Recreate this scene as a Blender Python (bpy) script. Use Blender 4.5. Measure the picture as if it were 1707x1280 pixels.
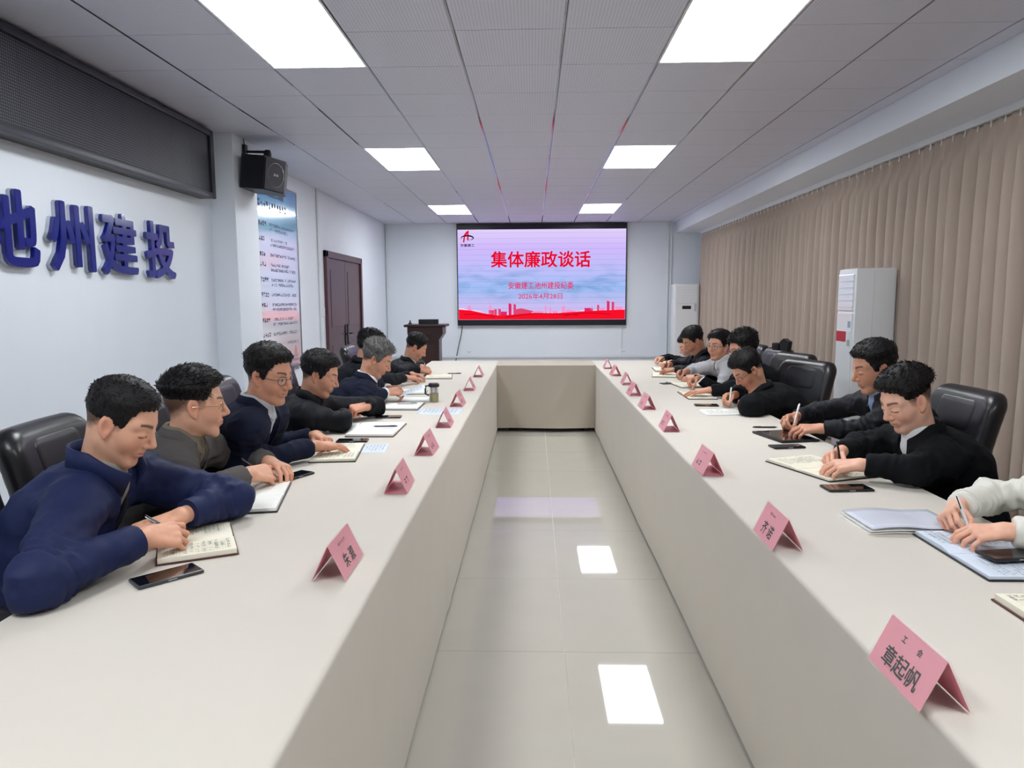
import bpy, bmesh, math, random
import numpy as np
from mathutils import Matrix, Vector, Euler

for o in list(bpy.data.objects):
    bpy.data.objects.remove(o)
SC = bpy.context.scene
COL = SC.collection
R_ = math.radians

# ------------------------------------------------------------------ camera
cam_d = bpy.data.cameras.new('camera')
cam = bpy.data.objects.new('camera', cam_d)
COL.objects.link(cam)
cam_d.sensor_fit = 'HORIZONTAL'
cam_d.sensor_width = 36.0
cam_d.lens = 36.0 * 1200.0 / 1707.0
cam_d.clip_start = 0.02
_yaw, _pit, _rol = math.atan(35.5 / 1200), math.atan(140 / 1200), R_(0.27)
_F = Vector((-math.sin(_yaw) * math.cos(_pit), math.cos(_yaw) * math.cos(_pit), -math.sin(_pit)))
_Rt = Vector((math.cos(_yaw), math.sin(_yaw), 0))
_U = _Rt.cross(_F)
_R2 = _Rt * math.cos(_rol) - _U * math.sin(_rol)
_U2 = _U * math.cos(_rol) + _Rt * math.sin(_rol)
_m = Matrix((_R2, _U2, -_F)).transposed().to_4x4()
_m.translation = Vector((0, 0, 1.47))
cam.matrix_world = _m
SC.camera = cam

# ------------------------------------------------------------------ world and exposure
W = bpy.data.worlds.new('world')
SC.world = W
W.use_nodes = True
W.node_tree.nodes['Background'].inputs[0].default_value = (0.75, 0.85, 1.0, 1)
W.node_tree.nodes['Background'].inputs[1].default_value = 0.3
SC.view_settings.view_transform = 'Standard'
SC.view_settings.look = 'None'
SC.view_settings.gamma = 1.0
SC.view_settings.exposure = 0.0
SC.view_settings.use_curve_mapping = False
PANEL = 19.3       # brightness of the ceiling light panels
SCREEN = 1.0       # brightness of the wall display

# ------------------------------------------------------------------ materials
def srgb(r, g, b):
    def c(v):
        v /= 255.0
        return v / 12.92 if v <= 0.04045 else ((v + 0.055) / 1.055) ** 2.4
    return (c(r), c(g), c(b), 1.0)

MATS = {}
def mat(name, col, rough=0.5, metal=0.0, spec=None, noise=None, bump=None, coat=0, trans=0, ior=None, emit=None, sheen=0, alpha=None, sub=0):
    """procedural principled material; noise=(scale, amount) varies the colour, bump=(scale, strength, distance)"""
    if name in MATS:
        return MATS[name]
    m = bpy.data.materials.new(name)
    m.use_nodes = True
    nt = m.node_tree
    b = nt.nodes['Principled BSDF']
    b.inputs['Base Color'].default_value = col
    b.inputs['Roughness'].default_value = rough
    b.inputs['Metallic'].default_value = metal
    if spec is not None: b.inputs['Specular IOR Level'].default_value = spec
    if coat: b.inputs['Coat Weight'].default_value = coat; b.inputs['Coat Roughness'].default_value = 0.05
    if trans: b.inputs['Transmission Weight'].default_value = trans
    if ior: b.inputs['IOR'].default_value = ior
    if sheen: b.inputs['Sheen Weight'].default_value = sheen
    if alpha is not None: b.inputs['Alpha'].default_value = alpha
    if sub:
        b.inputs['Subsurface Weight'].default_value = sub
        b.inputs['Subsurface Radius'].default_value = (0.012, 0.005, 0.003)
        b.inputs['Subsurface Scale'].default_value = 1.0
    if emit:
        b.inputs['Emission Color'].default_value = emit[0]
        b.inputs['Emission Strength'].default_value = emit[1]
    tc = None
    if noise or bump:
        tc = nt.nodes.new('ShaderNodeTexCoord')
    if noise:
        n = nt.nodes.new('ShaderNodeTexNoise')
        n.inputs['Scale'].default_value = noise[0]
        n.inputs['Detail'].default_value = 4
        nt.links.new(tc.outputs['Object'], n.inputs['Vector'])
        mx = nt.nodes.new('ShaderNodeMix'); mx.data_type = 'RGBA'
        k = noise[1]
        mx.inputs['A'].default_value = tuple(c * (1 - k) for c in col[:3]) + (1,)
        mx.inputs['B'].default_value = tuple(min(1, c * (1 + k)) for c in col[:3]) + (1,)
        nt.links.new(n.outputs['Fac'], mx.inputs['Factor'])
        nt.links.new(mx.outputs['Result'], b.inputs['Base Color'])
    if bump:
        n = nt.nodes.new('ShaderNodeTexNoise')
        n.inputs['Scale'].default_value = bump[0]
        n.inputs['Detail'].default_value = 5
        nt.links.new(tc.outputs['Object'], n.inputs['Vector'])
        bp = nt.nodes.new('ShaderNodeBump')
        bp.inputs['Strength'].default_value = bump[1]
        bp.inputs['Distance'].default_value = bump[2]
        nt.links.new(n.outputs['Fac'], bp.inputs['Height'])
        nt.links.new(bp.outputs['Normal'], b.inputs['Normal'])
    MATS[name] = m
    return m

def bsdf(m):
    return m.node_tree.nodes['Principled BSDF']

M_wall = mat('white_wall_paint', srgb(228, 234, 243), 0.6, noise=(3, 0.02), bump=(60, 0.06, 0.004))
M_white = mat('white_plastic', srgb(232, 235, 238), 0.35)
M_trimw = mat('white_trim', srgb(220, 224, 228), 0.4)
M_cloth = mat('cream_tablecloth', srgb(206, 199, 189), 0.85, noise=(6, 0.025), bump=(900, 0.08, 0.001), sheen=0.1)
M_grout = mat('floor_grout', srgb(226, 222, 216), 0.6)
M_floor = mat('polished_floor_tile', srgb(190, 185, 175), 0.03, spec=1.0, noise=(5, 0.04))
M_ceil = mat('ceiling_panel', srgb(208, 208, 222), 0.5, noise=(2, 0.02))
M_ceilback = mat('ceiling_void', srgb(70, 70, 76), 0.8)
M_runner = mat('ceiling_runner_metal', srgb(150, 150, 156), 0.07, metal=0.95)
M_black = mat('black_plastic', srgb(20, 21, 25), 0.4)
M_dark = mat('dark_frame', srgb(30, 31, 38), 0.35)
M_leather = mat('black_leather', srgb(24, 22, 27), 0.33, spec=0.55, bump=(220, 0.12, 0.002))
M_chairshell = mat('chair_shell_black', srgb(18, 18, 20), 0.45)
M_chrome = mat('chrome', srgb(190, 190, 195), 0.15, metal=1)
M_doorw = mat('dark_red_wood', srgb(82, 50, 56), 0.35, noise=(9, 0.18))
M_podium = mat('podium_mahogany', srgb(52, 26, 26), 0.35, noise=(8, 0.25))
M_blue = mat('blue_acrylic', srgb(8, 26, 124), 0.15, coat=0.3)
M_acedge = mat('pale_acrylic_edge', srgb(190, 196, 210), 0.3)
M_curtain = mat('taupe_curtain', srgb(180, 164, 152), 0.9, noise=(4, 0.04), bump=(700, 0.15, 0.001), sheen=0.15)
M_pink = mat('pink_card', srgb(232, 150, 164), 0.55, noise=(14, 0.05))
M_acryl = mat('clear_acrylic', (1, 1, 1, 1), 0.03, alpha=0.06, spec=0.9)
M_ink = mat('black_ink', srgb(14, 10, 12), 0.8, spec=0.1)
M_inkblue = mat('grey_ink', srgb(96, 100, 112), 0.7)
M_paper = mat('white_paper', srgb(240, 240, 236), 0.7)
M_cream = mat('cream_paper', srgb(238, 233, 214), 0.75)
M_bluepaper = mat('pale_blue_paper', srgb(214, 224, 240), 0.7)
M_cover = mat('brown_leather_cover', srgb(78, 36, 32), 0.5)
M_cover2 = mat('black_notebook_cover', srgb(30, 28, 30), 0.5)
M_cover3 = mat('tan_notebook_cover', srgb(140, 104, 74), 0.5)
M_glassscreen = mat('black_glass_screen', srgb(10, 11, 14), 0.06, coat=0.5)
M_phone = mat('grey_phone_case', srgb(58, 62, 68), 0.35)
M_silver = mat('silver_metal', srgb(176, 178, 182), 0.25, metal=0.9)
M_red = mat('red_sticker', srgb(190, 20, 50), 0.5)
M_glass = mat('clear_glass', (1, 1, 1, 1), 0.02, alpha=0.07, spec=0.9)
M_tea = mat('green_tea_leaves', srgb(120, 112, 40), 0.4, noise=(90, 0.7))
M_pen = mat('black_pen', srgb(18, 18, 22), 0.25)
M_penw = mat('white_pen', srgb(235, 235, 235), 0.3)
M_gold = mat('gold_glasses_wire', srgb(200, 170, 130), 0.25, metal=0.8)
M_lens = mat('spectacle_lens', (1, 1, 1, 1), 0.02, alpha=0.05, spec=0.8)

def hair_mat(name, col):
    return mat(name, col, 0.48, spec=0.25, bump=(320, 0.5, 0.004))
M_hair = hair_mat('black_hair', srgb(20, 17, 19))
M_hairgrey = mat('grey_hair', srgb(92, 90, 90), 0.5, noise=(160, 0.6), bump=(320, 0.5, 0.004))

def fabric(name, col, scale=500, rough=0.85):
    return mat(name, col, rough, spec=0.2, noise=(18, 0.10), bump=(scale, 0.15, 0.001))

def skin_material():
    m = bpy.data.materials.new('skin')
    m.use_nodes = True
    nt = m.node_tree
    b = nt.nodes['Principled BSDF']
    a = nt.nodes.new('ShaderNodeAttribute'); a.attribute_name = 'tone'
    nt.links.new(a.outputs['Color'], b.inputs['Base Color'])
    b.inputs['Roughness'].default_value = 0.48
    tcs = nt.nodes.new('ShaderNodeTexCoord'); ns = nt.nodes.new('ShaderNodeTexNoise'); ns.inputs['Scale'].default_value = 420; ns.inputs['Detail'].default_value = 3
    nt.links.new(tcs.outputs['Object'], ns.inputs['Vector']); bp = nt.nodes.new('ShaderNodeBump'); bp.inputs['Strength'].default_value = 0.12; bp.inputs['Distance'].default_value = 0.001
    nt.links.new(ns.outputs['Fac'], bp.inputs['Height']); nt.links.new(bp.outputs['Normal'], b.inputs['Normal'])
    b.inputs['Specular IOR Level'].default_value = 0.4
    b.inputs['Subsurface Weight'].default_value = 0.08
    b.inputs['Subsurface Radius'].default_value = (0.012, 0.005, 0.003)
    b.inputs['Subsurface Scale'].default_value = 1.0
    return m
M_skin = skin_material()

# ------------------------------------------------------------------ object helpers
def tag(o, label=None, cat=None, group=None, kind=None):
    if label: o['label'] = label
    if cat: o['category'] = cat
    if group: o['group'] = group
    if kind: o['kind'] = kind
    return o

def empty(name, loc, rz=0.0, label=None, cat=None, group=None):
    o = bpy.data.objects.new(name, None)
    o.empty_display_size = 0.1
    COL.objects.link(o)
    o.location = loc
    o.rotation_euler = (0, 0, rz)
    return tag(o, label, cat, group)

def link(name, me, m=None, parent=None, smooth=False, loc=None):
    o = bpy.data.objects.new(name, me)
    COL.objects.link(o)
    if me.name.startswith('marks'): o['kind'] = 'stuff'      # strokes too small to pick apart
    if m is not None and not me.materials:
        me.materials.append(m)
    if parent is not None:
        o.parent = parent
    if loc is not None:
        o.location = loc
    if smooth:
        me.polygons.foreach_set('use_smooth', [True] * len(me.polygons))
    return o

class MB:
    """collects simple shapes into one mesh"""
    def __init__(self):
        self.v = []; self.f = []
    def add(self, vs, fs):
        n = len(self.v)
        self.v += [tuple(p) for p in vs]
        self.f += [tuple(i + n for i in f) for f in fs]
        return self
    def box(self, x0, x1, y0, y1, z0, z1, bev=0.0, M=None):
        if bev > 0:
            bm = bmesh.new()
            bmesh.ops.create_cube(bm, size=1.0)
            bmesh.ops.scale(bm, vec=(x1 - x0, y1 - y0, z1 - z0), verts=bm.verts)
            bmesh.ops.translate(bm, vec=((x0 + x1) / 2, (y0 + y1) / 2, (z0 + z1) / 2), verts=bm.verts)
            bmesh.ops.bevel(bm, geom=bm.edges[:], offset=bev, segments=2, affect='EDGES', profile=0.6)
            bm.verts.index_update()
            vs = [v.co.copy() for v in bm.verts]
            fs = [[v.index for v in f.verts] for f in bm.faces]
            bm.free()
        else:
            vs = [Vector(p) for p in ((x0, y0, z0), (x1, y0, z0), (x1, y1, z0), (x0, y1, z0), (x0, y0, z1), (x1, y0, z1), (x1, y1, z1), (x0, y1, z1))]
            fs = [(0, 3, 2, 1), (4, 5, 6, 7), (0, 1, 5, 4), (1, 2, 6, 5), (2, 3, 7, 6), (3, 0, 4, 7)]
        if M is not None:
            vs = [M @ Vector(v) for v in vs]
        return self.add(vs, fs)
    def tube(self, pts, r, n=8, cap=True):
        pts = [Vector(p) for p in pts]
        rs = r if isinstance(r, (list, tuple)) else [r] * len(pts)
        vs = []
        ref = None
        for i, p in enumerate(pts):
            d = (pts[min(i + 1, len(pts) - 1)] - pts[max(i - 1, 0)]).normalized()
            if ref is None:
                ref = Vector((0, 0, 1)) if abs(d.z) < 0.9 else Vector((1, 0, 0))
            a = d.cross(ref).normalized(); b = d.cross(a).normalized()
            ref = -b if (-b).dot(ref) > 0 else b
            a = d.cross(ref).normalized(); b = ref - d * ref.dot(d); b.normalize()
            for k in range(n):
                t = 2 * math.pi * k / n
                vs.append(p + (a * math.cos(t) + b * math.sin(t)) * rs[i])
        fs = []
        for i in range(len(pts) - 1):
            for k in range(n):
                fs.append((i * n + k, i * n + (k + 1) % n, (i + 1) * n + (k + 1) % n, (i + 1) * n + k))
        if cap:
            fs.append(tuple(range(n - 1, -1, -1)))
            fs.append(tuple((len(pts) - 1) * n + k for k in range(n)))
        return self.add(vs, fs)
    def lathe(self, prof, n=24, c=(0, 0, 0), M=None):
        vs = []; fs = []
        for r, z in prof:
            for k in range(n):
                t = 2 * math.pi * k / n
                vs.append(Vector((c[0] + r * math.cos(t), c[1] + r * math.sin(t), c[2] + z)))
        for i in range(len(prof) - 1):
            for k in range(n):
                fs.append((i * n + k, i * n + (k + 1) % n, (i + 1) * n + (k + 1) % n, (i + 1) * n + k))
        fs.append(tuple(range(n - 1, -1, -1)))
        fs.append(tuple((len(prof) - 1) * n + k for k in range(n)))
        if M is not None:
            vs = [M @ v for v in vs]
        return self.add(vs, fs)
    def prism(self, poly, z0, z1, M=None):
        n = len(poly)
        vs = [Vector((x, y, z0)) for x, y in poly] + [Vector((x, y, z1)) for x, y in poly]
        fs = [tuple(range(n - 1, -1, -1)), tuple(range(n, 2 * n))] + [(i, (i + 1) % n, n + (i + 1) % n, n + i) for i in range(n)]
        if M is not None:
            vs = [M @ v for v in vs]
        return self.add(vs, fs)
    def grid(self, fn, nu, nv):
        vs = [fn(i / nu, j / nv) for j in range(nv + 1) for i in range(nu + 1)]
        fs = [(j * (nu + 1) + i, j * (nu + 1) + i + 1, (j + 1) * (nu + 1) + i + 1, (j + 1) * (nu + 1) + i) for j in range(nv) for i in range(nu)]
        return self.add(vs, fs)
    def mesh(self, name, off=None):
        me = bpy.data.meshes.new(name)
        vs = self.v if off is None else [(a - off[0], b - off[1], c - off[2]) for a, b, c in self.v]
        me.from_pydata(vs, [], self.f)
        me.update()
        return me
    def build(self, name, m, parent=None, smooth=False, world=False, recalc=True):
        """world=True: the coordinates are world ones and the parent is an unrotated Empty"""
        off = tuple(parent.location) if (world and parent is not None) else None
        me = self.mesh(name, off)
        if recalc:
            bm = bmesh.new(); bm.from_mesh(me)
            bmesh.ops.recalc_face_normals(bm, faces=bm.faces)
            bm.to_mesh(me); bm.free()
        o = link(name, me, m, parent)
        if smooth:
            shade(me)
        return o

def shade(me, ang=40):
    me.polygons.foreach_set('use_smooth', [True] * len(me.polygons))
    try:
        me.set_sharp_from_angle(angle=R_(ang))
    except Exception:
        pass

def copy_tree(o, parent=None):
    c = o.copy(); COL.objects.link(c); c.parent = parent
    for ch in list(o.children):
        copy_tree(ch, c)
    return c

def text_mesh(body, size, extrude=0.0, bold=0.0, spacing=1.0):
    """lettering as a flat or extruded mesh; bold thickens the strokes by stacking shifted copies"""
    cu = bpy.data.curves.new('txt', 'FONT')
    cu.body = body; cu.size = size; cu.extrude = extrude
    cu.align_x = 'CENTER'; cu.space_character = spacing
    cu.resolution_u = 3
    o = bpy.data.objects.new('txt', cu); COL.objects.link(o)
    dg = bpy.context.evaluated_depsgraph_get()
    me = bpy.data.meshes.new_from_object(o.evaluated_get(dg))
    bpy.data.objects.remove(o); bpy.data.curves.remove(cu)
    me.materials.clear()
    if bold > 0:
        bm = bmesh.new()
        for i_, (dx, dy) in enumerate(((0, 0), (1, 0), (-1, 0), (0, 1), (0, -1), (.7, .7), (-.7, .7), (.7, -.7), (-.7, -.7))):
            n0 = len(bm.verts); bm.from_mesh(me); bm.verts.ensure_lookup_table()
            for v in bm.verts[n0:]: v.co.x += dx * bold; v.co.y += dy * bold; v.co.z += i_ * bold * .03
        bm.to_mesh(me); bm.free()
    if len(me.vertices):
        co = np.empty(len(me.vertices) * 3); me.vertices.foreach_get('co', co); co = co.reshape(-1, 3)
        c = (co.max(0) + co.min(0)) / 2; c[2] = 0
        co -= c
        me.vertices.foreach_set('co', co.ravel()); me.update()
    return me

def face_matrix(right, up, loc):
    r = Vector(right).normalized(); u = Vector(up).normalized(); n = r.cross(u)
    m = Matrix((r, u, n)).transposed().to_4x4()
    m.translation = Vector(loc)
    return m

def marks(rng, w, h, rows, cw, dens=0.8, th=.05):
    """rows of small illegible character-like strokes in a w x h rectangle centred on 0, facing +z"""
    b = MB()
    rh = h / rows
    for r in range(rows):
        y = h / 2 - rh * (r + 0.5)
        x = -w / 2
        end = w / 2 - (rng.random() * w * 0.35 if rng.random() < 0.4 else 0)
        while x < end - cw:
            if rng.random() < dens:
                s = cw * 0.8
                for k in range(3):
                    if rng.random() < .3: continue
                    yy = y + (k - 1) * rh * 0.2 + rng.uniform(-.06, .06) * rh
                    b.add([(x, yy - rh * th, 0), (x + s * rng.uniform(.5, 1), yy - rh * th, 0), (x + s * rng.uniform(.5, 1), yy + rh * th, 0), (x, yy + rh * th, 0)], [(0, 1, 2, 3)])
                xx = x + s * rng.uniform(.2, .7)
                b.add([(xx, y - rh * .32, 0), (xx + s * .14, y - rh * .32, 0), (xx + s * .14, y + rh * .32, 0), (xx, y + rh * .32, 0)], [(0, 1, 2, 3)])
            x += cw
    return b.mesh('marks')
# ------------------------------------------------------------------ room shell
XL, XR, YB, YF, ZC = -2.83, 3.36, 13.92, -3.1, 2.92
CX = [-2.83 + 0.6 * k for k in range(10)]           # ceiling lines
CY = [-3.12 + 0.6 * k for k in range(29)] + [YB]
FX = [XL, -2.27, -1.47, -0.67, 0.13, 0.93, 1.73, 2.53, 3.33]
FY = [-3.1] + [-2.72 + 0.8 * k for k in range(21)] + [YB]

def plain(name, b, m, kind='structure', parent=None, smooth=False):
    o = b.build(name, m, parent, smooth)
    if kind: o['kind'] = kind
    return o

floor = plain('floor', MB().box(XL - .1, XR + .1, YF - .1, YB + .1, -0.12, -0.0025), M_grout)
for i in range(len(FX) - 1):
    for j in range(len(FY) - 1):
        x0, x1, y0, y1 = FX[i], FX[i + 1], FY[j], FY[j + 1]
        MB().box(x0 + .001, x1 - .001, y0 + .001, y1 - .001, -0.01, 0).build('floor_tile', M_floor, floor)

ceiling = plain('ceiling', MB().box(XL - .1, XR + .1, YF - .1, YB + .1, ZC + .045, ZC + .12), M_ceilback)
# perforated panel: fine dimples in the material only
nt = M_ceil.node_tree
tcn = nt.nodes.new('ShaderNodeTexCoord'); vor = nt.nodes.new('ShaderNodeTexVoronoi')
vor.inputs['Scale'].default_value = 55; vor.inputs['Randomness'].default_value = 0.0
nt.links.new(tcn.outputs['Object'], vor.inputs['Vector'])
bpn = nt.nodes.new('ShaderNodeBump'); bpn.inputs['Strength'].default_value = 0.45; bpn.inputs['Distance'].default_value = 0.003
nt.links.new(vor.outputs['Distance'], bpn.inputs['Height'])
nt.links.new(bpn.outputs['Normal'], bsdf(M_ceil).inputs['Normal'])
prf = nt.nodes.new('ShaderNodeValToRGB'); prf.color_ramp.elements[0].position = .22; prf.color_ramp.elements[0].color = srgb(190, 190, 204); prf.color_ramp.elements[1].position = .34; prf.color_ramp.elements[1].color = srgb(214, 214, 228)
nt.links.new(vor.outputs['Distance'], prf.inputs['Fac']); nt.links.new(prf.outputs['Color'], bsdf(M_ceil).inputs['Base Color'])

LIGHTS = []
for (yi, yn) in ((-0.12, 'behind'), (3.48, 'near'), (7.08, 'mid'), (11.28, 'far')):
    for (xi, xn) in ((-1.63, 'left'), (0.77, 'right')):
        LIGHTS.append((xi, yi, xn, yn))
def lit(x, y):
    return any(abs(x - a) < .05 and (abs(y - b) < .05 or abs(y - b - .6) < .05) for a, b, _, _ in LIGHTS)
cols = list(zip(CX[:-1], CX[1:])) + [(CX[-1], 2.69)]
tile_full = None
for (x0, x1) in cols:
    for j in range(len(CY) - 1):
        y0, y1 = CY[j], CY[j + 1]
        if lit(x0, y0): continue
        w, d = x1 - x0, y1 - y0
        if abs(w - .6) < 1e-3 and abs(d - .6) < 1e-3:
            if tile_full is None:
                b = MB().box(-.2925, .2925, -.2972, .2972, 0, .02, bev=.002)
                tile_full = b.mesh('ceiling_tile'); tile_full.materials.append(M_ceil)
            link('ceiling_tile', tile_full, M_ceil, ceiling, loc=((x0 + x1) / 2, (y0 + y1) / 2, ZC))
        else:
            MB().box(x0 + .0075, x1 - .004, y0 + .0028, y1 - .0028, ZC, ZC + .02).build('ceiling_tile', M_ceil, ceiling)
for k, x in enumerate(CX[1:]):
    MB().box(x - .0075, x + .0035, YF, YB, ZC + .001, ZC + .03).build('ceiling_runner', M_runner, ceiling)
    MB().box(x + .0035, x + .0075, YF, YB, ZC + .012, ZC + .03).build('runner_shadow_gap', M_dark, ceiling)

M_panel = mat('lit_diffuser', (1, 1, 1, 1), 0.5, emit=((0.945, 0.985, 1.0, 1), PANEL))
for (x, y, xn, yn) in LIGHTS:
    side = 'over the left table row' if xn == 'left' else 'over the right table row'
    lab = {'behind': 'square white ceiling light panel behind the camera ', 'near': 'largest, nearest white ceiling light panel ', 'mid': 'middle white ceiling light panel of three ', 'far': 'smallest, farthest white ceiling light panel '}[yn] + side
    e = empty('ceiling_light', (x + .3, y + .6, ZC), 0, lab, 'ceiling light', 'rectangular ceiling light panels')
    MB().box(-.285, .285, -.585, .585, .004, .012).build('diffuser', M_panel, e)
    b = MB()
    b.box(-.2985, -.285, -.5985, .5985, 0, .03); b.box(.285, .2985, -.5985, .5985, 0, .03)
    b.box(-.285, .285, -.5985, -.585, 0, .03); b.box(-.285, .285, .585, .5985, 0, .03)
    b.build('frame', M_white, e)

plain('wall_left', MB().box(XL - .12, XL, YF, YB, 0, ZC + .1), M_wall)
plain('wall_back', MB().box(XL - .12, XR + .12, YB, YB + .12, 0, ZC + .1), M_wall)
plain('wall_right', MB().box(XR, XR + .12, YF, YB, 0, ZC + .1), M_wall)
plain('wall_rear', MB().box(XL - .12, XR + .12, YF - .12, YF, 0, ZC + .1), M_wall)
plain('wall_pillar', MB().box(XL, -2.61, 6.38, 6.90, 0, ZC + .02, bev=.004), M_wall)
plain('trim_1', MB().box(2.69, XR, YF, YB, 2.715, ZC + .1, bev=.003), M_wall)       # soffit above the curtains
# low cable trunking along the walls
tr = MB().box(XL, XL + .03, YF, 6.38, .33, .37, bev=.003).box(XL, XL + .03, 6.9, 9.7, .33, .37, bev=.003)
plain('trim_2', tr, M_trimw)
plain('trim_3', MB().box(XL, 2.55, YB - .03, YB, .36, .40, bev=.003), M_trimw)
plain('baseboard_left', MB().box(XL, XL + .015, YF, 6.38, 0, .1).box(XL, XL + .015, 6.9, 9.78, 0, .1), M_trimw)
plain('baseboard_back', MB().box(XL, 3.2, YB - .015, YB, 0, .1), M_trimw)
# vertical conduits
def conduit(x, y, z0, z1, label, r=.014):
    e = MB().tube([(x, y, z0), (x, y, z1)], r, 10).build('wall_conduit', M_trimw, None, True)
    tag(e, label, 'pipe', 'white wall conduits')
conduit(XL + .016, 9.52, .1, ZC, 'thin white conduit on the left wall between poster and dark door')
conduit(XL + .03, YB - .03, .1, ZC, 'white conduit in the far left corner behind the podium')
conduit(2.56, YB - .017, .4, ZC, 'paler of two white conduits above the far air conditioner')
conduit(2.62, YB - .017, .4, ZC, 'white conduit beside the beam end above the far air conditioner')
def socket(name, x, y, z, facing, label, cat):
    e = empty(name, (x, y, z), 0, label, cat)
    if facing == 'y':
        MB().box(-.05, .05, -.012, 0, -.05, .05, bev=.004).build('face_plate', M_white, e)
        for dx in (-.018, .018): MB().box(dx - .004, dx + .004, -.0135, -.011, -.012, .012).build('slot', M_dark, e)
    else:
        MB().box(0, .014, -.05, .05, -.06, .06, bev=.004).build('face_plate', M_white, e)
        MB().box(.012, .019, -.022, .022, -.03, .03, bev=.002).build('rocker', M_trimw, e)
socket('wall_socket', -1.24, YB, .47, 'y', 'small white socket on far wall below the screen, left', 'socket')
socket('wall_socket', 1.74, YB, .47, 'y', 'small white socket on far wall below the screen, right', 'socket')
socket('light_switch', XL, 9.68, 1.32, 'x', 'white light switch on the left wall beside the dark door', 'switch')
plain_c = MB().tube([(-1.36, YB - .02, 1.0), (-1.39, YB - .02, .8), (-1.45, YB - .025, .55), (-1.5, YB - .02, .3), (-1.5, YB - .03, .02)], .008, 6).build('power_cord', M_black, None, True)
tag(plain_c, 'black cord hanging down from the lower left screen corner', 'cord')
c2 = MB().tube([(1.70, YB - .02, 1.0), (1.70, YB - .02, .55)], .009, 6).build('power_cord', M_trimw, None, True)
tag(c2, 'white cord running from lower right screen corner to socket', 'cord')

# ------------------------------------------------------------------ double door
d = empty('door_1', (XL, 10.79, 0)); d['kind'] = 'structure'
MB().box(-.02, .045, -1.02, -.93, 0, 2.15, bev=.006).box(-.02, .045, .93, 1.02, 0, 2.15, bev=.006).box(-.02, .045, -1.02, 1.02, 2.06, 2.15, bev=.006).build('door_frame', M_doorw, d)
for s in (-1, 1):
    y0, y1 = (-.925, -.003) if s < 0 else (.003, .925)
    lf = MB().box(-.01, .02, y0, y1, .01, 2.055, bev=.003).build('door_leaf', M_doorw, d)
    for (a, b_) in ((.2, .85), (1.1, 1.9)):
        p = MB().box(.018, .026, y0 + .14, y1 - .14, a, b_, bev=.005).build('door_panel', M_doorw, lf)
    h = MB().box(.02, .034, s * .07 - .025, s * .07 + .025, .78, 1.12, bev=.005).tube([(.03, s * .07, .98), (.075, s * .07, .98), (.08, s * .11, .985), (.08, s * .2, .975)], .011, 8).build('door_handle', M_black, lf)
    for z in (.3, 1.05, 1.8):
        MB().tube([(.03, s * .925, z - .05), (.03, s * .925, z + .05)], .01, 8).build('hinge', M_dark, lf)

# ------------------------------------------------------------------ LED ticker box high on the left wall
t = empty('ticker_display', (XL, 2.6, 2.335), 0, 'long black perforated LED ticker box high on left wall', 'LED sign')
Y0, Y1, ZH = -3.6, 3.58, .555
MB().box(0, .105, Y0, Y1, 0, ZH, bev=.004).build('housing', M_dark, t)
for za_ in (-.002, ZH - .045):
    MB().box(.10, .138, Y0 - .01, Y1 + .01, za_, za_ + .047, bev=.006).build('frame_rail', mat('ticker_frame', srgb(34, 36, 48), .4), t, True)
for ya_ in (Y1 - .05, Y0 - .01):
    MB().box(.10, .14, ya_, ya_ + .06, 0, ZH, bev=.006).build('frame_end', MATS['ticker_frame'], t, True)
m = mat('led_dot_matrix', srgb(30, 30, 38), .55)
nt = m.node_tree; tcn = nt.nodes.new('ShaderNodeTexCoord'); vor = nt.nodes.new('ShaderNodeTexVoronoi'); vor.inputs['Scale'].default_value = 62; vor.inputs['Randomness'].default_value = 0
nt.links.new(tcn.outputs['Object'], vor.inputs['Vector'])
rp = nt.nodes.new('ShaderNodeValToRGB'); rp.color_ramp.elements[0].position = .30; rp.color_ramp.elements[0].color = srgb(122, 120, 140); rp.color_ramp.elements[1].position = .42; rp.color_ramp.elements[1].color = srgb(24, 24, 32)
nt.links.new(vor.outputs['Distance'], rp.inputs['Fac']); nt.links.new(rp.outputs['Color'], bsdf(m).inputs['Base Color'])
n = 22
for k in range(n):
    a, c = Y0 + .04 + (Y1 - Y0 - .08) * k / n, Y0 + .04 + (Y1 - Y0 - .08) * (k + 1) / n
    MB().box(.105, .118, a + .0008, c - .0008, .045, ZH - .045).build('led_module', m, t)

# ------------------------------------------------------------------ blue wall characters
for ch, yc, wd, zc_, lab in (('池', 3.84, .43, 1.87, 'raised blue acrylic character cut off by the left picture edge'), ('州', 4.36, .43, 1.86, 'raised blue acrylic character of three verticals with dots on white wall'), ('建', 4.865, .42, 1.855, 'raised blue acrylic character second from the wall pillar'), ('投', 5.40, .42, 1.85, 'raised blue acrylic character nearest the wall pillar')):
    me = text_mesh(ch, .41, .012, .010)
    me.materials.append(M_blue)
    o = link('wall_character', me)
    bb = max(v.co.x for v in me.vertices) * 2; hh = max(v.co.y for v in me.vertices) * 2
    o.matrix_world = face_matrix((0, 1, 0), (0, 0, 1), (XL + .032, yc, zc_)) @ Matrix.Diagonal((wd / bb, .415 / hh, 1, 1))
    tag(o, lab, 'wall lettering', 'blue characters on the left wall')
    me2 = text_mesh(ch, .41, .010, .0125); me2.materials.append(M_acedge)
    s = link('backing', me2, None, o); s.location = (0, 0, -.0215)

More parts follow.
